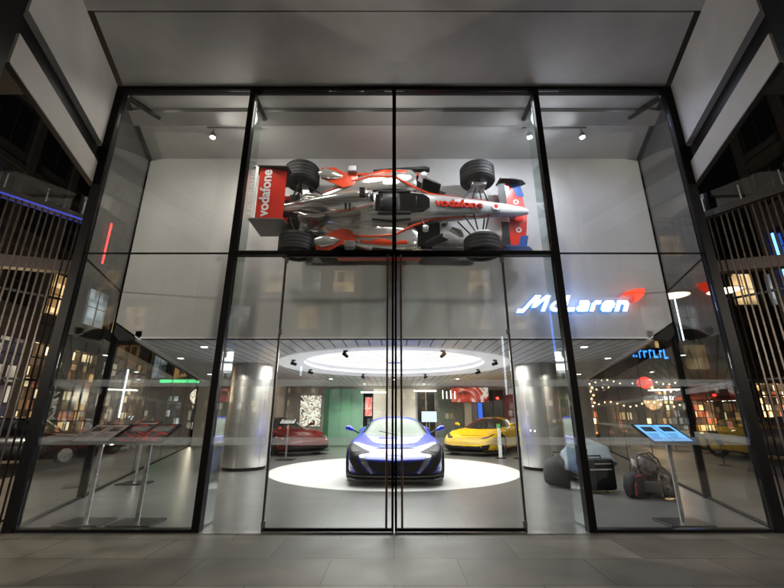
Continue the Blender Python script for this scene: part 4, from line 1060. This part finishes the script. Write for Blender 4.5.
# signs on the right buildings
def lit_sign(label, loc, rz, w, h, m_, words, wm, tsize):
    t = thing('shop_sign', label, 'sign', loc, rz)
    b = MB(); b.box(-w/2,w/2,0,.12,-h/2,h/2,bev=.01); b.build('panel', m_, t)
    n_ = len(words)
    b = MB(); rnd = random.Random(int(w*100)); x = -w*.46
    while x < w*.44:
        cw_ = rnd.uniform(.5,1)*tsize*.5; hh = rnd.uniform(.6,1)*tsize*.5
        b.box(x, x+cw_*.35, -.012,-.001,-hh,hh); b.box(x, x+cw_, -.012,-.001,hh-.2*tsize,hh) if rnd.random()<.6 else b.box(x, x+cw_, -.012,-.001,-hh,-hh+.2*tsize)
        x += cw_*1.35+.02
    b.build('lettering', wm, t); return t
lit_sign('small white lit shop sign beyond the right glass', (17.2,25.25,2.35), 0, 2.0, .34, mat('sign_dark', (.02,.02,.03), .3), 'x', emit_mat('sign_text_white', (.9,.95,1), 4.5), .30)
lit_sign('wide pale lit shop sign further right', (20.6,25.25,2.35), 0, 2.6, .5, mat('sign_dark', (.02,.02,.03), .3), 'x', emit_mat('sign_text_warm', (1,.95,.8), 3.5), .42)
lit_sign('blue lit sign on the upper floor of the restaurant building', (16.4,25.25,5.1), 0, 2.4, .8, mat('sign_dark', (.02,.02,.03), .3), 'x', emit_mat('sign_text_blue', (.03,.25,1), 3.5), .62)
# festoon bulbs outside the restaurant
t = thing('festoon_lights', 'strings of warm bulbs hung before the restaurant', 'string lights', (0,22.6,0))
def festoon(z, x0, x1, nn, seed):
    rnd = random.Random(seed); pts = []
    for k in range(nn+1):
        u = k/nn; pts.append((x0+(x1-x0)*u, rnd.uniform(-.0,.0), z-.25*math.sin(u*math.pi*3)**2))
    b = MB(); b.tube(pts, .01, 5); c = b.build('cable', black, t)
    b = MB()
    for p in pts: b.lathe([(0,-.045),(.035,-.02),(.035,.02),(0,.045)], 8, Matrix.Translation((p[0],p[1],p[2]-.06)))
    b.build('bulbs', emit_mat('bulb_warm', (1,.68,.32), 14), c)
for k, z in enumerate((3.3,2.9,2.5,2.1)): festoon(z, 9.6, 16.5, 20, k)
for x in (9.6,16.5):
    b = MB(); b.tube([(x,0,-.15),(x,0,3.5)], .04, 8); b.build('pole', darkmetal, t)
t = thing('lantern', 'red glowing paper lantern before the restaurant', 'lantern', (13.4,21.5,3.0))
b = MB(); b.lathe([(0,-.3),(.12,-.3),(.34,-.16),(.38,0),(.34,.16),(.12,.3),(0,.3)], 20); b.build('shade', emit_mat('lantern_red', (1,.05,.03), 2.2), t, smooth=True)
b = MB(); b.tube([(0,0,.3),(0,0,.75)], .01,6); b.tube([(-1.1,0,.75),(1.1,0,.75)], .03,6); b.tube([(1.1,0,.75),(1.1,0,-3.15)], .04,6); b.build('hanger', darkmetal, t)
# restaurant terrace: parasol, tables
cloth_r = mat('parasol_red', (.22,.03,.025), .7)
for i, (x, y) in enumerate(((11.2,19.6),(15.8,20.4))):
    t = thing('parasol', ['dark red terrace parasol nearer the column','dark red terrace parasol further right'][i], 'parasol', (x,y,-.15), .3*i, 'terrace parasols')
    b = MB(); b.lathe([(0,3.0),(.6,2.8),(1.5,2.35),(1.5,2.2),(1.47,2.2),(1.45,2.33),(.6,2.76),(0,2.95)], 8); b.build('canopy', cloth_r, t)
    b = MB(); b.tube([(0,0,.05),(0,0,2.95)], .03,10); b.lathe([(0,0),(.35,0),(.35,.05),(0,.07)],16); b.build('pole', wood, t, smooth=True)
def bistro(x, y, rz, lab):
    t = thing('bistro_table', lab, 'table', (x,y,-.15), rz, 'terrace tables')
    b = MB(); b.lathe([(0,.72),(.38,.72),(.38,.75),(0,.75)],24); b.build('table_top', wood, t, smooth=True)
    b = MB(); b.tube([(0,0,.03),(0,0,.72)], .03,8); b.lathe([(0,0),(.24,0),(.24,.03),(0,.04)],16); b.build('pedestal', darkmetal, t, smooth=True)
for i, (x, y) in enumerate(((10.2,18.2),(12.6,18.8),(14.6,19.0))): bistro(x, y, 0, ['round terrace table nearest the glass on the right','round terrace table in the middle of its row','round terrace table furthest right of its row'][i])

# street cars on the left
def sedan(label, loc, rz, paint):
    t = thing('parked_car', label, 'car', loc, rz, 'cars on the left street')
    P_ = [(-2.2,.28,.62,.70),(-2.1,.22,.66,.82),(-1.3,.20,.90,.88),(-.75,.20,.95,.90),(-.1,.20,1.40,.90),(.8,.20,1.45,.90),(1.5,.20,1.05,.88),(2.1,.24,.98,.82),(2.2,.32,.85,.74)]
    b = MB(); bm_ = b.bm; rings = []
    for x, zb, zt, w in P_:
        belt = min(zt, .92); tw = w*.72 if zt > 1.1 else w*.9
        half = [(0,zb),(w*.9,zb),(w,zb+.15),(w,belt-.1),(w*.95,belt),(tw,zt-.03),(tw*.6,zt),(0,zt)]
        full = half + [(-a, c) for a, c in reversed(half[1:-1])]
        rings.append([bm_.verts.new((x,a,c)) for a, c in full])
    for a, c in zip(rings, rings[1:]):
        for k in range(len(a)): bm_.faces.new([a[k], a[(k+1)%len(a)], c[(k+1)%len(a)], c[k]])
    bm_.faces.new(rings[0]); bm_.faces.new(list(reversed(rings[-1])))
    b.build('body', paint, t, smooth=True)
    gl = mat('car_glass', (.016,.02,.02), .03)
    b = MB()
    for sg in (-1,1): b.prism([(-.55,.96),(-.08,1.33),(.75,1.38),(1.3,1.02),(1.2,.96)], -.006, .006, Matrix.Translation((0,sg*.785,0)) @ Matrix.Rotation(R(90),4,'X'))
    b.build('side_windows', gl, t)
    for x in (-1.4,1.35):
        for sg in (-1,1): 
            w_ = MB(); w_.lathe([(0,-.1),(.2,-.1),(.31,-.09),(.32,0),(.31,.09),(.2,.1),(0,.08)], 24, Matrix.Rotation(R(90)*-sg,4,'X')); wo = w_.build('wheel', rubber, t, smooth=True, loc=(x,sg*.80,.32))
            w_ = MB(); w_.lathe([(0,.105),(.19,.102),(.2,.08)], 18, Matrix.Rotation(R(90)*-sg,4,'X')); w_.build('rim', steel, wo, smooth=True)
    for sg in (-1,1):
        b = MB(); b.box(2.17,2.225,*sorted((sg*.45,sg*.74)),.70,.82); b.build('tail_light', emit_mat('tail_glow', (1,.03,.02), 5), t)
        b = MB(); b.box(-2.225,-2.15,*sorted((sg*.42,sg*.66)),.50,.60); b.build('headlight', emit_mat('headlamp_glow', (1,.93,.8), 12), t)
    return t
sedan('dark parked car with red tail lights at the left screen', (-11.6,13.2,-.15), R(200), mat('paint_black', (.015,.015,.017), .2, coat=1))
sedan('dark red parked car further along the left street', (-11.4,19.5,-.15), R(250), mat('paint_maroon', (.12,.012,.012), .2, coat=1))
sedan('grey parked car on the right street', (13.2,14.5,-.15), R(-70), mat('paint_grey', (.08,.08,.085), .2, coat=1))

for i, (x, y, rz, lb) in enumerate(((-9,-15.5,8,'grey car with lit headlamps behind the viewer at left'),(1.5,-17,172,'grey car with glowing tail lights behind the viewer near the middle'),(11,-15.8,5,'grey car with lit headlamps behind the viewer at right'))):
    c_ = sedan(lb, (x,y,-.15), R(rz), mat('paint_grey', (.08,.08,.085), .2, coat=1)); c_['group'] = 'cars on the street behind the viewer'
# unseen globe lamps added behind the viewer to light canopy and pavement
lamps = []
for i, (x, y) in enumerate(((-11.2,-1.6),(11.2,-1.6))):
    t = thing('street_lamp', ['globe street lamp behind the viewer at left','globe street lamp behind the viewer at right'][i], 'street lamp', (x,y,-.004), 0, 'globe street lamps')
    b = MB(); b.tube([(0,0,0),(0,0,.4),(0,0,3.6)], [.09,.06,.045], 12); b.build('pole', darkmetal, t, smooth=True)
    b = MB(); b.lathe([(0,3.6),(.10,3.62),(.17,3.72),(.19,3.82),(.15,3.94),(0,4.0)], 20); b.build('globe', emit_mat('globe_glow', (1,.85,.66), 4), t, smooth='all')
    lamps.append((x, y, 3.82))

# ------------------------------------------------------------------ lights
def light(kind, name, loc, energy, col=(1,1,1), **k):
    l = bpy.data.lights.new(name, kind); l.energy = energy; l.color = col
    for a, v in k.items(): setattr(l, a, v)
    o = bpy.data.objects.new(name, l); COL.objects.link(o); o.location = loc; return o
def aim(o, p): o.rotation_euler = (Vector(p)-o.location).to_track_quat('-Z','Y').to_euler()
for x, y, z in lamps: light('POINT', 'street_lamp_light', (x, y, z+.35), 1250, (1,.90,.78), shadow_soft_size=.2)  # fill from the added lamps behind the viewer
# spots lighting wall and racing car
for x, tx, col, e in ((-3.38,-1.2,(1,.93,.86),85),(3.5,1.5,(.86,.89,1),85),(2.52,.8,(.88,.92,1),90)):
    o = light('SPOT', 'roof_spot_light', (x, 5.7, H-.30), e, col, spot_size=R(140), spot_blend=1, shadow_soft_size=.05); aim(o, (tx, 6.5, 4.9))
for x, col in ((-3.9,(1,.90,.80)),(-2.1,(1,.92,.84)),(-.6,(1,.93,.88)),(.6,(1,.95,.92)),(2.1,(.90,.91,1)),(3.9,(.66,.70,1))):
    o = light('SPOT', 'roof_spot_light', (x, 5.48, H-.16), 70, col, spot_size=R(165), spot_blend=1, shadow_soft_size=.35); aim(o, (x, 6.1, 4.0))  # extra wide spots without fittings, added to brighten the wall evenly
for x, c_ in ((-2.8,(1,.92,.85)),(0,(1,.95,.92)),(2.8,(.88,.90,1))): light('POINT', 'roof_lamp_light', (x, 5.6, 5.75), 9, c_, shadow_soft_size=.3)  # weak points without fittings, added as fill for the roof lining
light('AREA', 'ceiling_disc_light', (CX, CY, ZC+.085), 340, (1,.975,.93), shape='DISK', size=4.6)
for x, y in dl:
    o = light('SPOT', 'downlight_light', (x, y, ZC-.02), 60 if y < 14 else 170, (1,.94,.85), spot_size=R(125), spot_blend=.7, shadow_soft_size=.05)
o = light('SPOT', 'green_lamp_light', (-2.2, YB-.8, 2.4), 60, (.4,1,.6), spot_size=R(130), spot_blend=1, shadow_soft_size=.1)
light('POINT', 'sign_glow_light', (3.3, YW-.35, 3.3), 6, (.3,.45,1), shadow_soft_size=.25)
light('POINT', 'swoosh_glow_light', (4.4, YW-.2, 3.4), 1, (1,.12,.08), shadow_soft_size=.1)
light('POINT', 'restaurant_light', (13, 20.5, 2.0), 180, (1,.62,.3), shadow_soft_size=.4)
light('POINT', 'shop_light', (-15.2, 15, 2.6), 220, (1,.7,.4), shadow_soft_size=.5)
light('POINT', 'shop_light', (-13.5, 28, 2.6), 200, (1,.85,.65), shadow_soft_size=.5)

# ------------------------------------------------------------------ world, camera, render settings
w = bpy.data.worlds.new('World'); scene.world = w; w.use_nodes = True
nt = w.node_tree; bg = nt.nodes['Background']; sky = nt.nodes.new('ShaderNodeTexSky'); sky.sky_type = 'NISHITA'; sky.sun_disc = False
sky.sun_elevation = R(-4); sky.sun_rotation = R(180); nt.links.new(sky.outputs[0], bg.inputs[0]); bg.inputs[1].default_value = .05
cam = bpy.data.cameras.new('camera'); co = bpy.data.objects.new('camera', cam); COL.objects.link(co)
cam.sensor_width = 36; cam.lens = 393/784*36; cam.clip_end = 2000; cam.clip_start = .05; cam.shift_x = -2.2/784
co.location = (0,0,1.3); co.rotation_euler = (R(90+17.24),0,0); scene.camera = co
scene.view_settings.view_transform = 'Standard'; scene.view_settings.look = 'None'; scene.view_settings.gamma = 1; scene.view_settings.exposure = .55
cy = scene.cycles
cy.use_denoising = True
try: cy.denoiser = 'OPENIMAGEDENOISE'
except Exception: pass
cy.max_bounces = 10; cy.diffuse_bounces = 4; cy.glossy_bounces = 5; cy.transmission_bounces = 6; cy.transparent_max_bounces = 32
cy.sample_clamp_indirect = 6; cy.sample_clamp_direct = 0; cy.caustics_reflective = False; cy.caustics_refractive = False
